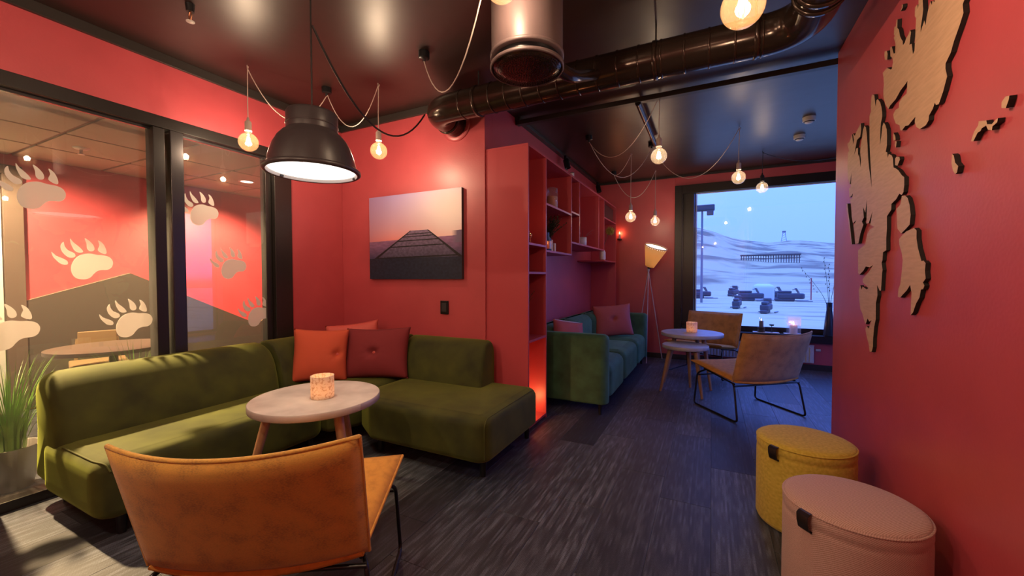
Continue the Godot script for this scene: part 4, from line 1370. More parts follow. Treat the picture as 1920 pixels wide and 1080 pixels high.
func shelf_items(z: Array) -> void:
	var x := -1.334
	# first column
	var c := thing("candle_pair", "two copper tealight holders on stems on the shelf's first column", "candle holder", Vector3(-1.334, 1.472, -2.960))
	for q in [[0.0, 0.07], [-0.055, 0.055]]:
		part("stem", lathe(V([0.0, 0.0, 0.022, 0.0, 0.022, 0.0, 0.02, 0.003, 0.003, 0.006, 0.003, q[1]]), 16), M.copper, c, Vector3(0.01, 0, q[0]))
		part("cup", lathe(V([0.0, q[1], 0.012, q[1], 0.016, q[1] + 0.03, 0.014, q[1] + 0.03, 0.0, q[1] + 0.014]), 18), M.copper, c, Vector3(0.01, 0, q[0]))
		part("candle_flame", lathe(V([0.0, q[1] + 0.016, 0.004, q[1] + 0.022, 0.0, q[1] + 0.036]), 8), M.flame, c, Vector3(0.01, 0, q[0]))
	omni(c, Vector3(0.01, 0.094, 0.0), 0.012, 0.008, Color(1.0, 0.5, 0.25))
	var v := thing("blue_vase", "blue vase with leafy sprigs low in the shelf's first column", "vase", Vector3(-1.364, 0.710, -2.940))
	part("vessel", lathe(V([0.0, 0.0, 0.03, 0.0, 0.042, 0.03, 0.045, 0.09, 0.025, 0.15, 0.022, 0.17, 0.018, 0.17, 0.02, 0.15, 0.0, 0.14]), 24), M.blue_ceramic, v)
	foliage(v, Vector3(0, 0.14, 0), 16, 0.10, 0.26, M.leaf, 0.020)
	var ln := thing("unseen_lantern", "unseen small lantern lighting the bottom of the shelf's first column", "lantern", Vector3(-1.394, 0.064, -2.999))  # out of sight behind the chaise, placed to light the niche orange
	part("base", rbox(Vector3(0.09, 0.01, 0.09), 0.003), M.copper, ln, Vector3(0, 0.005, 0))
	part("candle", lathe(V([0.0, 0.01, 0.025, 0.01, 0.025, 0.01, 0.025, 0.05, 0.025, 0.05, 0.0, 0.05]), 18), M.white_wax, ln)
	part("candle_flame", lathe(V([0.0, 0.052, 0.007, 0.062, 0.0, 0.086]), 12), M.flame, ln)
	for q in [[-1, -1], [1, -1], [1, 1], [-1, 1]]:
		part("post", tube([Vector3(q[0] * 0.04, 0.01, q[1] * 0.04), Vector3(q[0] * 0.04, 0.12, q[1] * 0.04)], 0.003, 6), M.copper, ln)
	omni(ln, Vector3(0, 0.066, 0), 0.075, 0.015, Color(1.0, 0.66, 0.40))
	# second column, upper box
	var jar := thing("storage_jar", "clip-top glass jar of brown nuts in the shelf's second column", "jar", Vector3(-1.324, 1.838, -3.508))
	part("glass", lathe(V([0.0, 0.0, 0.050, 0.0, 0.056, 0.006, 0.056, 0.13, 0.042, 0.15, 0.042, 0.165]), 32), M.clear_glass, jar)
	part("contents", lathe(V([0.0, 0.004, 0.052, 0.004, 0.052, 0.004, 0.052, 0.105, 0.052, 0.105, 0.0, 0.110]), 28), M.nuts, jar)
	part("lid", lathe(V([0.0, 0.166, 0.044, 0.166, 0.044, 0.166, 0.044, 0.180, 0.030, 0.190, 0.0, 0.190]), 28), M.clear_glass, jar)
	part("clip", tube(rounded([Vector3(0.046, 0.14, -0.02), Vector3(0.05, 0.185, 0.0), Vector3(0.046, 0.14, 0.02)], 0.01), 0.002, 6), M.lid_steel, jar)
	var fl := thing("dried_allium", "yellow dried allium ball in a small jar in the shelf's second column", "dried flower", Vector3(-1.374, 1.838, -3.332))
	part("jar", lathe(V([0.0, 0.0, 0.030, 0.0, 0.034, 0.01, 0.034, 0.08, 0.020, 0.10, 0.020, 0.115]), 24), M.clear_glass, fl)
	part("stem", tube([Vector3(0, 0.01, 0), Vector3(0.01, 0.21, 0.0)], 0.003, 6), M.twig, fl)
	dried_ball(fl, Vector3(0.01, 0.235, 0.0), 0.05)
	# second column, lower box
	var b := thing("blue_bottle", "dark blue patterned bottle in the shelf's lower second box", "bottle", Vector3(-1.309, 1.438, -3.352))
	part("body", lathe(V([0.0, 0.0, 0.034, 0.0, 0.038, 0.006, 0.038, 0.10, 0.020, 0.125, 0.018, 0.155, 0.022, 0.160, 0.0, 0.160]), 26), M.blue_ceramic, b)
	part("sleeve", lathe(V([0.0385, 0.015, 0.0395, 0.02, 0.0395, 0.08, 0.0385, 0.085]), 26), M.copper, b)
	for q in [[-3.50, 0.10, "taller white candle beside the blue bottle on the shelf"], [-3.58, 0.075, "shorter white candle beside the blue bottle on the shelf"]]:
		var w := thing("white_candle", q[2], "candle", Vector3(-1.299, 1.438, q[0] * 0.98), 0.0, "candles on the shelf")
		part("wax", lathe(V([0.0, 0.0, 0.014, 0.0, 0.014, 0.0, 0.014, q[1], 0.012, q[1] + 0.002, 0.0, q[1] - 0.002]), 18), M.white_wax, w)
		part("wick", tube([Vector3(0, q[1] - 0.002, 0), Vector3(0.001, q[1] + 0.010, 0)], 0.001, 5), M.twig, w)
	var pl := thing("leafy_plant", "bushy dark green plant in a pot in the shelf's lower second box", "plant", Vector3(-1.394, 1.438, -3.606))
	part("pot", lathe(V([0.0, 0.0, 0.045, 0.0, 0.055, 0.09, 0.050, 0.09, 0.0, 0.075]), 24), M.socket_dark, pl)
	foliage(pl, Vector3(0, 0.08, 0), 46, 0.20, 0.27, M.leaf, 0.024)
	# fourth column
	var cup := thing("pink_cup", "pink and white cup on the long shelf board", "cup", Vector3(x, 1.563, -4.28))
	part("body", lathe(V([0.0, 0.0, 0.034, 0.0, 0.037, 0.005, 0.046, 0.125, 0.042, 0.125, 0.033, 0.008, 0.0, 0.008]), 28), M.pink_ceramic, cup)
	var sc := thing("white_candle", "white candle left of the pink cup on the long shelf board", "candle", Vector3(-1.294, 1.563, -4.185), 0.0, "candles on the shelf")
	part("wax", lathe(V([0.0, 0.0, 0.015, 0.0, 0.015, 0.0, 0.015, 0.09, 0.0, 0.088]), 18), M.white_wax, sc)
	part("wick", tube([Vector3(0, 0.088, 0), Vector3(0.001, 0.098, 0)], 0.001, 5), M.twig, sc)
	var wp := thing("white_pot", "white pot with dark bare branches on the long shelf board", "pot", Vector3(x, 1.563, -4.51))
	part("pot", lathe(V([0.0, 0.0, 0.048, 0.0, 0.052, 0.004, 0.054, 0.095, 0.050, 0.095, 0.048, 0.012, 0.0, 0.012]), 28), M.white_ceramic, wp)
	for q in [Vector3(0.04, 0.22, -0.34), Vector3(0.06, 0.16, -0.20), Vector3(0.02, 0.20, 0.04)]:
		part("branch", tube([Vector3(0, 0.02, 0), q * 0.45 + Vector3(0, 0.05, 0), q], 0.003, 6, 0.0012), M.twig, wp)
	var df := thing("dried_flower", "thin dried flower stem leaning in the third shelf box", "dried flower", Vector3(-1.354, 1.563, -4.224))
	part("jar", lathe(V([0.0, 0.0, 0.02, 0.0, 0.024, 0.01, 0.020, 0.07, 0.012, 0.09]), 18), M.clear_glass, df)
	part("stem", tube([Vector3(0, 0.01, 0), Vector3(0.03, 0.16, -0.02), Vector3(0.05, 0.25, -0.01)], 0.002, 6), M.twig, df)
	dried_ball(df, Vector3(0.05, 0.26, -0.01), 0.022)
	# last column
	var vs := thing("white_vase", "white bottle vase with a dried yellow flower head on the lowest far shelf", "vase", Vector3(-1.314, 1.436, -5.410))
	part("vessel", lathe(V([0.0, 0.0, 0.034, 0.0, 0.040, 0.008, 0.040, 0.10, 0.016, 0.15, 0.015, 0.18, 0.018, 0.183, 0.012, 0.183, 0.0, 0.15]), 26), M.white_ceramic, vs)
	part("stem", tube([Vector3(0, 0.14, 0), Vector3(0.04, 0.30, -0.06), Vector3(0.07, 0.38, -0.10)], 0.003, 6), M.twig, vs)
	dried_ball(vs, Vector3(0.075, 0.395, -0.105), 0.062)
	var bx := thing("media_box", "dark blue-grey box in the top far compartment of the shelf", "box", Vector3(-1.394, 1.994, -5.615))
	part("case", rbox(Vector3(0.22, 0.19, 0.60), 0.006), M.screen_blue, bx, Vector3(0, 0.095, 0))
	part("front_face", rbox(Vector3(0.004, 0.17, 0.56), 0.001), M.frame_metal, bx, Vector3(0.112, 0.095, 0))
	for q in [[-4.13, "small white tin standing on top of the red wall shelf"], [-3.92, "small copper tin standing on top of the red wall shelf"]]:
		var tn := thing("small_tin", q[1], "tin", Vector3(-1.304, 2.2285, q[0] * 0.98), 0.0, "tins on top of the shelf")
		part("body", lathe(V([0.0, 0.0, 0.022, 0.0, 0.022, 0.0, 0.022, 0.05 if q[0] < -4.0 else 0.025, 0.022, 0.05 if q[0] < -4.0 else 0.025, 0.0, 0.05 if q[0] < -4.0 else 0.025]), 20), M.white_ceramic if q[0] < -4.0 else M.copper, tn)
		part("lid", lathe(V([0.0, 0.05, 0.0235, 0.05, 0.0235, 0.05, 0.0235, 0.058, 0.0, 0.058]) if q[0] < -4.0 else V([0.0, 0.025, 0.0235, 0.025, 0.0235, 0.025, 0.0235, 0.031, 0.0, 0.031]), 20), M.lid_steel, tn)

# ---------------------------------------------------------------- the wooden islands: outlines on the wall in millimetres (z, y)
func build_islands() -> void:
	var list := [
		["largest plywood island cutout with deep fjord cuts on the red wall", [-2519,2074,-2492,2062,-2479,2024,-2470,1998,-2462,2024,-2444,2023,-2414,1997,-2398,1971,-2387,1942,-2386,1921,-2399,1900,-2404,1870,-2404,1820,-2407,1796,-2390,1837,-2381,1877,-2365,1889,-2346,1872,-2329,1846,-2324,1817,-2323,1775,-2335,1751,-2317,1743,-2311,1717,-2299,1731,-2268,1718,-2255,1702,-2245,1660,-2224,1652,-2195,1637,-2161,1609,-2137,1596,-2135,1564,-2141,1538,-2156,1529,-2181,1539,-2209,1522,-2259,1510,-2260,1485,-2305,1464,-2302,1410,-2308,1367,-2305,1316,-2341,1309,-2345,1274,-2356,1263,-2342,1230,-2347,1218,-2351,1182,-2355,1138,-2372,1137,-2404,1164,-2397,1114,-2415,1077,-2413,1003,-2430,965,-2440,913,-2441,870,-2455,845,-2481,840,-2497,876,-2526,906,-2549,942,-2529,959,-2501,950,-2482,973,-2466,994,-2496,984,-2520,998,-2544,967,-2574,988,-2597,1016,-2628,1034,-2646,1078,-2660,1129,-2636,1157,-2615,1135,-2602,1151,-2540,1138,-2519,1145,-2555,1159,-2596,1170,-2603,1188,-2558,1207,-2504,1229,-2460,1256,-2505,1245,-2561,1251,-2595,1230,-2654,1210,-2675,1221,-2682,1338,-2574,1361,-2549,1408,-2516,1428,-2451,1434,-2510,1450,-2481,1513,-2531,1461,-2564,1462,-2562,1583,-2583,1519,-2619,1554,-2604,1497,-2632,1481,-2609,1463,-2651,1422,-2679,1374,-2732,1375,-2742,1426,-2767,1476,-2719,1499,-2776,1490,-2800,1528,-2813,1595,-2845,1629,-2798,1628,-2786,1654,-2809,1642,-2848,1641,-2858,1692,-2828,1693,-2816,1773,-2845,1714,-2880,1754,-2894,1827,-2892,1839,-2893,1901,-2868,1903,-2894,1937,-2903,1953,-2867,1953,-2820,1980,-2798,1918,-2787,1940,-2806,1980,-2771,1956,-2752,1971,-2678,1992,-2670,1957,-2684,1925,-2734,1924,-2760,1886,-2778,1855,-2743,1881,-2718,1878,-2712,1831,-2700,1840,-2686,1812,-2668,1763,-2664,1798,-2679,1842,-2675,1878,-2658,1905,-2643,1944,-2623,1961,-2599,1945,-2585,1906,-2570,1847,-2561,1791,-2541,1728,-2498,1622,-2517,1718,-2529,1782,-2540,1838,-2546,1901,-2551,1987,-2530,1998,-2537,2031,-2529,2065]],
		["thin sliver-like plywood island cutout along the edge of the largest island", [-2908,1617,-2880,1612,-2864,1564,-2838,1511,-2807,1432,-2786,1376,-2798,1377,-2828,1439,-2859,1514,-2890,1568]],
		["wide plywood island cutout highest on the red wall, reaching up to the ceiling", [-1705,2120,-1713,2078,-1735,2044,-1743,2036,-1737,2007,-1757,1981,-1788,1948,-1806,1921,-1837,1901,-1837,1885,-1825,1854,-1837,1834,-1848,1815,-1875,1784,-1894,1787,-1903,1799,-1916,1783,-1943,1769,-1945,1753,-1965,1743,-2011,1744,-2041,1762,-2055,1785,-2049,1803,-2076,1798,-2110,1791,-2138,1798,-2167,1790,-2183,1797,-2192,1819,-2232,1839,-2254,1869,-2259,1888,-2239,1898,-2203,1893,-2201,1915,-2175,1924,-2131,1922,-2129,1955,-2126,1970,-2140,1966,-2192,1959,-2238,1942,-2295,1938,-2316,1930,-2349,1961,-2374,2002,-2378,2032,-2373,2058,-2379,2096,-2390,2118,-2340,2119,-2299,2092,-2287,2089,-2275,2112,-2283,2134,-2304,2150,-2310,2191,-2292,2186,-2270,2146,-2255,2140,-2253,2173,-2259,2192,-2275,2214,-2260,2214,-2274,2227,-2269,2256,-2253,2250,-2247,2273,-2237,2270,-2238,2236,-2222,2220,-2208,2186,-2194,2166,-2181,2152,-2177,2133,-2159,2135,-2148,2147,-2128,2149,-2114,2159,-2105,2147,-2117,2104,-2097,2099,-2083,2051,-2071,2059,-2068,2089,-2066,2126,-2063,2177,-2075,2190,-2074,2223,-2054,2221,-2051,2201,-2045,2218,-2046,2247,-2033,2300,-2015,2228,-2007,2175,-2013,2148,-2022,2125,-2022,2100,-2013,2113,-1995,2129,-1985,2106,-1978,2131,-1963,2160,-1952,2171,-1942,2153,-1938,2165,-1921,2151,-1924,2172,-1899,2230,-1816,2207]],
		["small upright plywood islet cutout beside the highest island", [-2372,2205,-2346,2195,-2337,2177,-2340,2153,-2366,2166,-2374,2187]],
		["tiny plywood islet cutout beside the top fingers of the highest island", [-2195,2306,-2186,2299,-2188,2289,-2207,2285,-2210,2290,-2198,2294]],
		["medium plywood island cutout between the largest and the forked island", [-2156,1525,-2124,1521,-2101,1507,-2082,1477,-2071,1438,-2078,1401,-2108,1389,-2153,1374,-2192,1398,-2200,1456,-2207,1481,-2168,1491,-2160,1514]],
		["long plywood island cutout with forked lower end on the red wall", [-2039,1384,-2018,1372,-2017,1342,-2003,1305,-1973,1256,-1958,1258,-1941,1248,-1942,1242,-1945,1221,-1938,1193,-1958,1179,-1946,1168,-1956,1155,-1972,1153,-1982,1124,-2008,1100,-2031,1065,-2051,1053,-2050,1109,-2047,1136,-2061,1169,-2091,1146,-2121,1131,-2148,1116,-2172,1117,-2167,1152,-2151,1168,-2140,1220,-2133,1266,-2144,1294,-2169,1332,-2172,1352,-2148,1364,-2107,1378,-2072,1381]],
		["small plywood islet cutout right above the ring-shaped bay", [-2253,1808,-2235,1789,-2230,1771,-2251,1774,-2258,1793]],
		["tiny plywood islet cutout just below another islet", [-2234,1767,-2218,1761,-2225,1738,-2237,1750]],
		["small rounded plywood islet cutout close to the bay of the largest island", [-2218,1698,-2187,1689,-2182,1677,-2204,1658,-2229,1666,-2230,1693]],
		["small oval plywood islet cutout, the topmost of three set apart", [-1537,1664,-1525,1670,-1510,1666,-1512,1657,-1523,1639,-1541,1646,-1541,1661]],
		["small crooked plywood islet cutout, the middle of three set apart", [-1679,1600,-1663,1623,-1644,1635,-1642,1646,-1606,1636,-1602,1624,-1580,1617,-1563,1624,-1554,1624,-1557,1614,-1577,1610,-1579,1600,-1597,1607,-1606,1622,-1626,1621,-1632,1615,-1645,1615,-1666,1596]],
		["small curved plywood islet cutout, the lowest of three set apart", [-1782,1591,-1771,1583,-1762,1558,-1744,1543,-1750,1525,-1760,1522,-1774,1536,-1784,1561]]]
	var face := Basis(Vector3(0, 0, 1), Vector3(0, 1, 0), Vector3(-1, 0, 0))
	for it in list:
		var p := PackedVector2Array()
		var mid := Vector2()
		for q in V(it[1]):
			p.append(q / 1000.0)
			mid += q / 1000.0
		mid /= p.size()
		for i in p.size():
			p[i] -= mid
		var t := thing("island_cutout", it[0], "wall art", Vector3(XR - 0.001, mid.y, mid.x), 0.0, "plywood islands on the red wall")
		part("face", prism(p, 0.014, 1), M.plywood, t, Vector3.ZERO, face)
		part("edge", prism(p, 0.0138, 2), M.burnt_edge, t, Vector3.ZERO, face)

# ---------------------------------------------------------------- lamps
func bulb(x: float, z: float, y: float, label: String, energy: float, hazy: bool, dark := false) -> void:
	var t := thing("bulb_pendant", label, "pendant lamp", Vector3(x, CEIL, z), 0.0, "bare globe bulbs on cords")
	var d := y - CEIL
	var sock: Material = M.socket_dark if dark else M.socket_white
	var cord: Material = M.cord_blue if dark else M.cord_white
	part("ceiling_hook", tube(rounded([Vector3(0, 0, 0), Vector3(0, -0.018, 0), Vector3(0.012, -0.026, 0), Vector3(0.012, -0.012, 0)], 0.006), 0.003, 6), sock, t)
	part("cord", tube([Vector3(0.004, -0.02, 0), Vector3(0, d * 0.5, 0.001), Vector3(0, d + 0.165, 0)], 0.0032, 8), cord, t)
	var holder := part("socket", lathe(V([0.0, d + 0.088, 0.021, d + 0.088, 0.021, d + 0.088, 0.021, d + 0.135, 0.017, d + 0.142, 0.017, d + 0.142, 0.009, d + 0.150, 0.007, d + 0.168, 0.0, d + 0.168]), 24), sock, t)
	part("collar", lathe(V([0.018, d + 0.072, 0.0225, d + 0.074, 0.0225, d + 0.088, 0.018, d + 0.090]), 24), sock, holder)
	var prof := []
	for i in 17:
		var a := -PI / 2 + (PI / 2 + 1.18) * i / 16.0
		prof.append(Vector2(0.0625 * cos(a), d + 0.0625 * sin(a)))
	prof.append(Vector2(0.0185, d + 0.066))
	prof.append(Vector2(0.0175, d + 0.078))
	var globe := part("bulb_globe", lathe(prof, 32), M.bulb_glow if hazy else M.bulb_glass, t)
	var fil := []
	for k in 4:
		var a := TAU * k / 4.0
		fil.append([tube([Vector3(cos(a) * 0.006, d + 0.035, sin(a) * 0.006), Vector3(cos(a) * 0.016, d - 0.012, sin(a) * 0.016)], 0.0028, 6), Transform3D()])
	part("filament", join(fil), M.filament, globe)
	part("stem", tube([Vector3(0, d + 0.078, 0), Vector3(0, d + 0.036, 0)], 0.004, 8), M.clear_glass, globe)
	omni(t, Vector3(0, d + 0.010, 0), energy, 0.02)

func cord(label: String, path: Array, m: Material, r := 0.0034) -> void:
	single("hanging_cord", tube(path, r, 8), m, label, "cord", Vector3.ZERO, Basis(), "cords between the bulbs")

func canopy(x: float, z: float, label: String) -> void:
	var t := thing("ceiling_box", label, "junction box", Vector3(x, CEIL, z), 0.0, "small black ceiling boxes")
	part("cup", lathe(V([0.0, -0.045, 0.030, -0.045, 0.036, -0.040, 0.036, -0.040, 0.036, 0.0]), 24), M.steel_black, t)
	part("gland", lathe(V([0.0, -0.062, 0.010, -0.062, 0.010, -0.062, 0.010, -0.045]), 12), M.socket_dark, t)

func build_lamps() -> void:
	var E1 := 0.32
	bulb(-2.883, -1.713, 2.143, "glowing globe bulb on a white cord above the olive sofa before the glass frame", E1, true)
	bulb(-2.268, -2.311, 2.163, "glowing globe bulb on a white cord before the red wall above the picture", E1, true)
	bulb(0.08, -1.45, 2.035, "large glowing globe bulb hanging in front of the dark duct", E1, true)
	bulb(-0.742, -1.412, 2.335, "globe bulb hanging high in front of the dark air diffuser", E1, true)
	bulb(-0.386, -3.451, 2.175, "clear globe bulb hanging next to the dark conduit behind the black bar", 0.045, false)
	bulb(-0.863, -4.927, 1.916, "clear globe bulb on a long cord over the green sofa", 0.045, false)
	bulb(-0.695, -5.83, 1.966, "clear globe bulb on a long cord beside the tripod lamp", 0.045, false)
	bulb(0.232, -4.539, 2.174, "clear globe bulb with white socket hanging before the window top", 0.045, false)
	bulb(0.525, -5.541, 2.245, "clear globe bulb with dark socket hanging closest to the window", 0.035, false, true)
	bulb(-2.10, 0.35, 2.15, "unseen globe bulb on a white cord lighting the near end of the glass side", 0.9, true)  # this and the next two hang out of view behind the camera
	bulb(-1.05, 0.12, 2.05, "unseen globe bulb on a white cord lighting the back of the ochre lounge chair", 0.9, true)  # out of view, placed to light the chair back from the camera side
	bulb(-0.25, 1.45, 2.15, "unseen globe bulb on a white cord lighting the near end of the island wall", 0.25, true)  # out of view, a weak light from the near end
	canopy(-2.68, -2.19, "small black ceiling box above the pendant lamp feeding two white cords")
	canopy(-1.69, -2.13, "small black ceiling box behind the duct elbow feeding one white cord")
	canopy(-1.153, -4.14, "small black ceiling box over the wall shelf feeding two cords")
	canopy(-1.227, -5.685, "small black ceiling box in the far corner by the window wall")
	canopy(-0.596, -4.66, "small black ceiling box at the end of the dark conduit")
	var c := CEIL - 0.02
	cord("white cord swagging from ceiling box to the bulb at the glass frame", sag(Vector3(-2.68, c - 0.04, -2.19), Vector3(-2.883, c, -1.713), 0.27), M.cord_white)
	cord("white cord swagging from ceiling box to the bulb above the picture", sag(Vector3(-2.67, c - 0.04, -2.19), Vector3(-2.268, c, -2.311), 0.27), M.cord_white)
	cord("white cord swagging from the duct's ceiling box to the bulb at the diffuser", sag(Vector3(-1.69, c - 0.04, -2.13), Vector3(-0.745, c, -1.41), 0.42), M.cord_white)
	cord("pale cord swagging from shelf ceiling box to the bulb by the conduit", sag(Vector3(-1.153, c - 0.04, -4.14), Vector3(-0.386, c, -3.451), 0.30), M.cord_white)
	cord("pale cord swagging from shelf ceiling box to the conduit's end box", sag(Vector3(-1.15, c - 0.04, -4.15), Vector3(-0.596, c - 0.04, -4.66), 0.34), M.cord_white)
	cord("pale cord swagging from the conduit's end box to the bulb before the window top", sag(Vector3(-0.59, c - 0.04, -4.66), Vector3(0.232, c, -4.539), 0.40), M.cord_white)
	cord("short pale cord from the corner ceiling box to the bulb over the green sofa", sag(Vector3(-1.227, c - 0.04, -5.685), Vector3(-0.863, c, -4.927), 0.06), M.cord_white)
	cord("pale cord swagging from the corner ceiling box to the bulb by the tripod lamp", sag(Vector3(-1.22, c - 0.04, -5.685), Vector3(-0.695, c, -5.83), 0.33), M.cord_white)
	cord("dark cord running along the ceiling to the bulb closest to the window", sag(Vector3(0.525, c, -5.541), Vector3(1.55, c, -5.75), 0.13), M.cord_blue)
	cord("dark cord loop under the ceiling in front of the duct", sag(Vector3(-0.34, c, -1.50), Vector3(0.08, c, -1.45), 0.46), M.cord_black)
	cord("black lamp cable swagging from the pendant lamp's ceiling hook to the duct elbow", sag(Vector3(-1.782, 2.45, -1.377), Vector3(-2.06, 2.50, -2.60), 0.33), M.cord_black, 0.006)
	# pendant lamp over the table
	var t := thing("pendant_lamp", "large dark bell-shaped pendant lamp glowing white above the pale table", "pendant lamp", Vector3(-1.785, 1.722, -1.372), 0.0)
	var shade := part("shade", lathe(V([0.206, 0.0, 0.216, -0.002, 0.224, 0.004, 0.224, 0.016, 0.216, 0.022, 0.204, 0.024, 0.204, 0.024, 0.200, 0.05, 0.192, 0.085, 0.178, 0.125, 0.158, 0.162, 0.136, 0.188, 0.122, 0.198, 0.118, 0.205, 0.118, 0.205, 0.118, 0.285, 0.112, 0.296, 0.09, 0.300, 0.0, 0.302]), 64), M.shade_dark, t)
	part("inner_shade", lathe(V([0.0, 0.18, 0.15, 0.155, 0.175, 0.115, 0.19, 0.06, 0.2035, 0.004, 0.206, 0.0]), 48), M.shade_inside, t)
	part("lamp_diffuser", lathe(V([0.0, 0.014, 0.196, 0.014, 0.196, 0.014, 0.196, 0.020, 0.0, 0.020]), 48), M.lamp_diffuser, t)
	part("neck_ring", lathe(V([0.118, 0.228, 0.1205, 0.230, 0.1205, 0.234, 0.118, 0.236]), 48), M.shade_dark, shade)
	for k in 3:
		var a := TAU * k / 3.0 + 0.9
		part("clip", rbox(Vector3(0.012, 0.010, 0.020), 0.002), M.steel_black, shade, Vector3(cos(a) * 0.203, 0.006, sin(a) * 0.203), Basis(Vector3.UP, -a))
	part("cord", tube([Vector3(0, 0.30, 0), Vector3(0, CEIL - 1.722, 0)], 0.004, 8), M.cord_black, t)
	part("ceiling_cup", lathe(V([0.0, -0.05, 0.04, -0.05, 0.05, -0.04, 0.05, 0.0]), 28), M.steel_black, t, Vector3(0, CEIL - 1.722, 0))
	spot(t, Vector3(0, 0.002, 0), Vector3(0, -1, 0), 0.85, 66.0, 0.7, 0.13)
	# tripod floor lamp with pleated shade
	t = thing("tripod_lamp", "tripod floor lamp with tilted pleated amber shade in the corner by the window", "floor lamp", Vector3(-0.81, 0, -6.06))
	var hub := Vector3(0.0, 1.30, 0.0)
	for q in [Vector3(0.175, 0, -0.19), Vector3(-0.20, 0, -0.14), Vector3(0.01, 0, 0.22)]:
		part("leg", tube([q, hub], 0.0065, 10), M.lamp_white, t)
	part("hub", lathe(V([0.0, -0.02, 0.016, -0.015, 0.018, 0.02, 0.008, 0.05]), 18), M.lamp_white, t, hub)
	var axis := Vector3(0.30, 0.86, 0.22).normalized()
	var bx := axis.cross(Vector3(0, 0, 1)).normalized()
	var sb := Basis(bx, axis, bx.cross(axis).normalized())
	var st := S()
	st.set_smooth_group(0)
	var n := 56
	var rings := []
	for j in 5:
		var f := j / 4.0
		var ring := []
		for k in n:
			var a := TAU * k / n
			var rr := lerpf(0.058, 0.152, f) * (1.0 + (0.06 if k % 2 == 0 else -0.06) * (1.0 - 0.3 * f))
			ring.append(Vector3(cos(a) * rr, f * 0.30, sin(a) * rr))
		rings.append(ring)
	for j in 4:
		for k in n:
			quad(st, rings[j][k], rings[j + 1][k], rings[j + 1][(k + 1) % n], rings[j][(k + 1) % n])
	var base := hub + axis * 0.06
	part("lamp_shade", fin(st), M.pleated_cloth, t, base, sb)
	part("shade_ring", lathe(V([0.149, 0.298, 0.155, 0.299, 0.155, 0.303, 0.149, 0.304]), 48), M.lamp_white, t, base, sb)
	part("lamp_diffuser", lathe(V([0.0, 0.284, 0.146, 0.284, 0.146, 0.284, 0.146, 0.287, 0.0, 0.287]), 40), M.lamp_diffuser, t, base, sb)
	part("holder", lathe(V([0.0, -0.03, 0.022, -0.03, 0.026, 0.03, 0.018, 0.05, 0.0, 0.05]), 20), M.socket_dark, t, base, sb)
	part("lamp_bulb", lathe(V([0.0, 0.06, 0.02, 0.065, 0.03, 0.10, 0.02, 0.13, 0.0, 0.135]), 18), M.lamp_lit, t, base, sb)
	omni(t, base + axis * 0.10, 0.028, 0.02, Color(1.0, 0.70, 0.36))
	spot(t, base + axis * 0.31, axis, 0.25, 60.0, 0.6, 0.08)
	# wall candle in the corner
	t = thing("wall_sconce", "small dark wall sconce with glowing candle past the end of the shelf", "sconce", Vector3(-1.262, 1.79, ZW + 0.05))
	part("bracket", rbox(Vector3(0.05, 0.02, 0.10), 0.004), M.steel_black, t, Vector3(0, -0.01, 0.0))
	part("candle", lathe(V([0.0, 0.0, 0.016, 0.0, 0.016, 0.0, 0.016, 0.07, 0.0, 0.07]), 16), M.white_wax, t)
	part("candle_flame", lathe(V([0.0, 0.072, 0.007, 0.082, 0.0, 0.11]), 10), M.flame, t)
	omni(t, Vector3(0, 0.088, 0.0), 0.022, 0.012, Color(1.0, 0.66, 0.40))
	# black track heads over the shelf
	for q in [[-4.60, "black track spot head over the middle of the wall shelf"], [-6.10, "black track spot head over the far end of the wall shelf"]]:
		t = thing("track_spot", q[1], "spot head", Vector3(-1.56, 2.64, q[0]), 0.0, "black track heads")
		part("adapter", rbox(Vector3(0.03, 0.05, 0.05), 0.004), M.steel_black, t, Vector3(0, -0.02, 0))
		part("head", lathe(V([0.0, 0.0, 0.03, 0.0, 0.036, -0.005, 0.036, -0.11, 0.036, -0.11, 0.030, -0.11, 0.028, -0.09, 0.0, -0.09]), 22), M.steel_black, t, Vector3(0.0, -0.04, 0.0), rot(0, 0, 14))

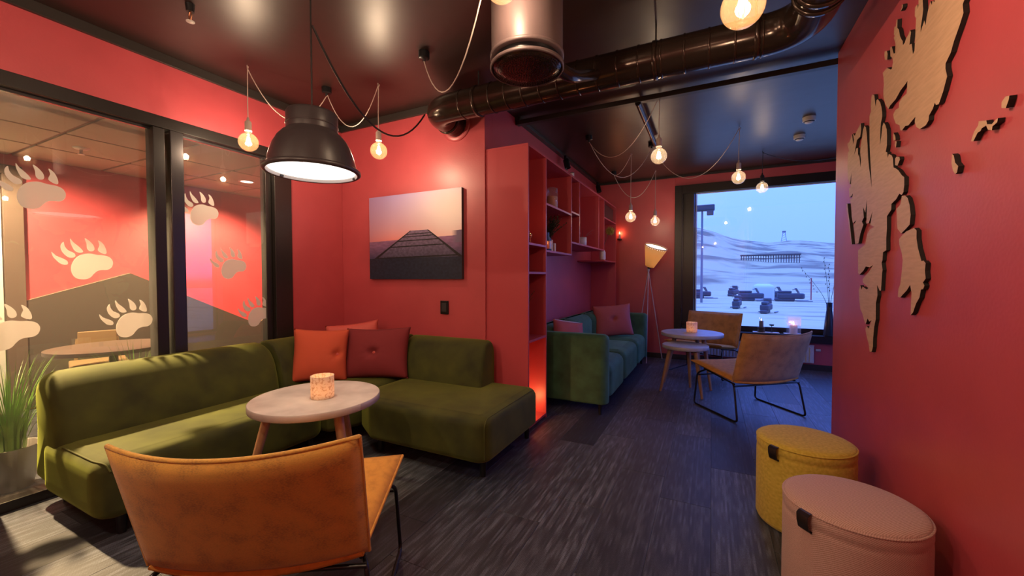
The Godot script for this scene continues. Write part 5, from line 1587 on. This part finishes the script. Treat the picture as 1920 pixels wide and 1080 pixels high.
# ---------------------------------------------------------------- small things
func build_small_things() -> void:
	# picture of a pier
	var pc := thing("pier_picture", "unframed photo print of a pier at sunset on the red wall", "picture", Vector3(-2.342, 1.565, ZP + 0.016))
	var w := 1.02
	var h := 0.75
	part("canvas", rbox(Vector3(w, h, 0.032), 0.002), M.socket_dark, pc)
	var st := S()
	st.set_normal(Vector3(0, 0, 1))
	var cs := [Vector3(-w / 2, -h / 2, 0.0165), Vector3(w / 2, -h / 2, 0.0165), Vector3(w / 2, h / 2, 0.0165), Vector3(-w / 2, h / 2, 0.0165)]
	var uv := [Vector2(0, 1), Vector2(1, 1), Vector2(1, 0), Vector2(0, 0)]
	for k in [0, 2, 1, 0, 3, 2]:
		st.set_normal(Vector3(0, 0, 1))
		st.set_uv(uv[k])
		st.add_vertex(cs[k])
	st.index()
	part("print", st.commit(), M.picture_print, pc)
	var sw := thing("wall_switch", "small black switch on the red wall under the picture", "switch", Vector3(-2.028, 0.948, ZP + 0.006))
	part("plate", rbox(Vector3(0.082, 0.115, 0.012), 0.004), M.steel_black, sw)
	part("rocker", rbox(Vector3(0.05, 0.075, 0.006), 0.003), M.socket_dark, sw, Vector3(0, 0, 0.008))
	# things on the window sill, top at 0.455
	var y := 0.456
	var zs := ZW + 0.035
	var tr := thing("sill_tray", "flat white tray on the window sill under the grey candle", "tray", Vector3(0.66, y, zs))
	part("dish", rbox(Vector3(0.30, 0.012, 0.10), 0.005), M.white_ceramic, tr, Vector3(0, 0.006, 0))
	var c := thing("grey_candle", "grey pillar candle burning on a ribbed holder on the window sill", "candle", Vector3(0.607, y + 0.012, zs))
	part("holder", lathe(V([0.0, 0.0, 0.045, 0.0, 0.045, 0.0, 0.045, 0.018, 0.040, 0.020, 0.040, 0.045, 0.045, 0.047, 0.045, 0.062, 0.028, 0.066, 0.0, 0.066]), 24), M.mountain_grey, c)
	part("wax", lathe(V([0.0, 0.066, 0.026, 0.066, 0.026, 0.066, 0.026, 0.145, 0.022, 0.148, 0.0, 0.145]), 22), M.grey_wax, c)
	part("candle_flame", lathe(V([0.0, 0.150, 0.005, 0.158, 0.0, 0.178]), 10), M.flame, c)
	var td := thing("tealight_dish", "small dark tealight dish on a thin stem on the white tray", "candle holder", Vector3(0.725, y + 0.012, zs))
	part("stem", lathe(V([0.0, 0.0, 0.02, 0.0, 0.02, 0.0, 0.004, 0.006, 0.004, 0.085]), 14), M.steel_black, td)
	part("dish", lathe(V([0.0, 0.085, 0.025, 0.088, 0.030, 0.105, 0.026, 0.105, 0.0, 0.094]), 18), M.steel_black, td)
	var tr2 := thing("sill_tray", "flat white tray on the window sill under the glass hurricane", "tray", Vector3(0.955, y, zs))
	part("dish", rbox(Vector3(0.19, 0.010, 0.11), 0.004), M.white_ceramic, tr2, Vector3(0, 0.005, 0))
	var hc := thing("hurricane_candle", "square glass hurricane with a lit white candle on the window sill", "candle", Vector3(0.965, y + 0.010, zs))
	for q in [[0.0, 0.055, 0.14, 0.002], [0.0, -0.055, 0.14, 0.002], [0.07, 0.0, 0.002, 0.108], [-0.07, 0.0, 0.002, 0.108]]:
		part("pane", rbox(Vector3(q[2], 0.22, q[3]), 0.0004), M.clear_glass, hc, Vector3(q[0], 0.11, q[1]))
	part("wax", lathe(V([0.0, 0.0, 0.044, 0.0, 0.044, 0.0, 0.044, 0.10, 0.038, 0.112, 0.0, 0.10]), 24), M.white_wax, hc)
	part("candle_flame", lathe(V([0.0, 0.108, 0.008, 0.122, 0.0, 0.16]), 12), M.flame, hc)
	omni(hc, Vector3(0, 0.125, 0), 0.02, 0.012, Color(1.0, 0.6, 0.3))
	var v := thing("sill_vase", "tall dark glass vase with bare twigs at the window sill end", "vase", Vector3(1.335, y, zs))
	part("vessel", lathe(V([0.0, 0.0, 0.055, 0.0, 0.06, 0.01, 0.045, 0.20, 0.030, 0.33, 0.034, 0.42, 0.030, 0.42, 0.026, 0.33, 0.0, 0.30]), 26), M.screen_blue, v)
	for q in [[Vector3(-0.30, 0.86, 0.0), 1], [Vector3(-0.07, 0.98, 0.02), 1], [Vector3(-0.01, 0.90, -0.02), 1], [Vector3(0.10, 0.94, 0.0), 1]]:
		var tip: Vector3 = q[0]
		var pts := [Vector3(0, 0.30, 0), Vector3(tip.x * 0.2, 0.50, 0), Vector3(tip.x * 0.65, lerpf(0.5, tip.y, 0.6), tip.z), tip]
		part("twig", tube(rounded(pts, 0.08, 4), 0.003, 6, 0.0012), M.twig, v)
		var buds := []
		for k in 9:
			var f := 0.45 + 0.55 * k / 8.0
			var p := Vector3(tip.x * (0.2 + 0.8 * (f - 0.2) / 0.8), lerpf(0.30, tip.y, f), tip.z * f)
			buds.append([lathe(V([0.0, -0.010, 0.005, 0.0, 0.0, 0.012]), 6), at(p + Vector3(0.006 * (1 if k % 2 == 0 else -1), 0, 0))])
		part("buds", join(buds), M.twig, v).set_meta("kind", "stuff")
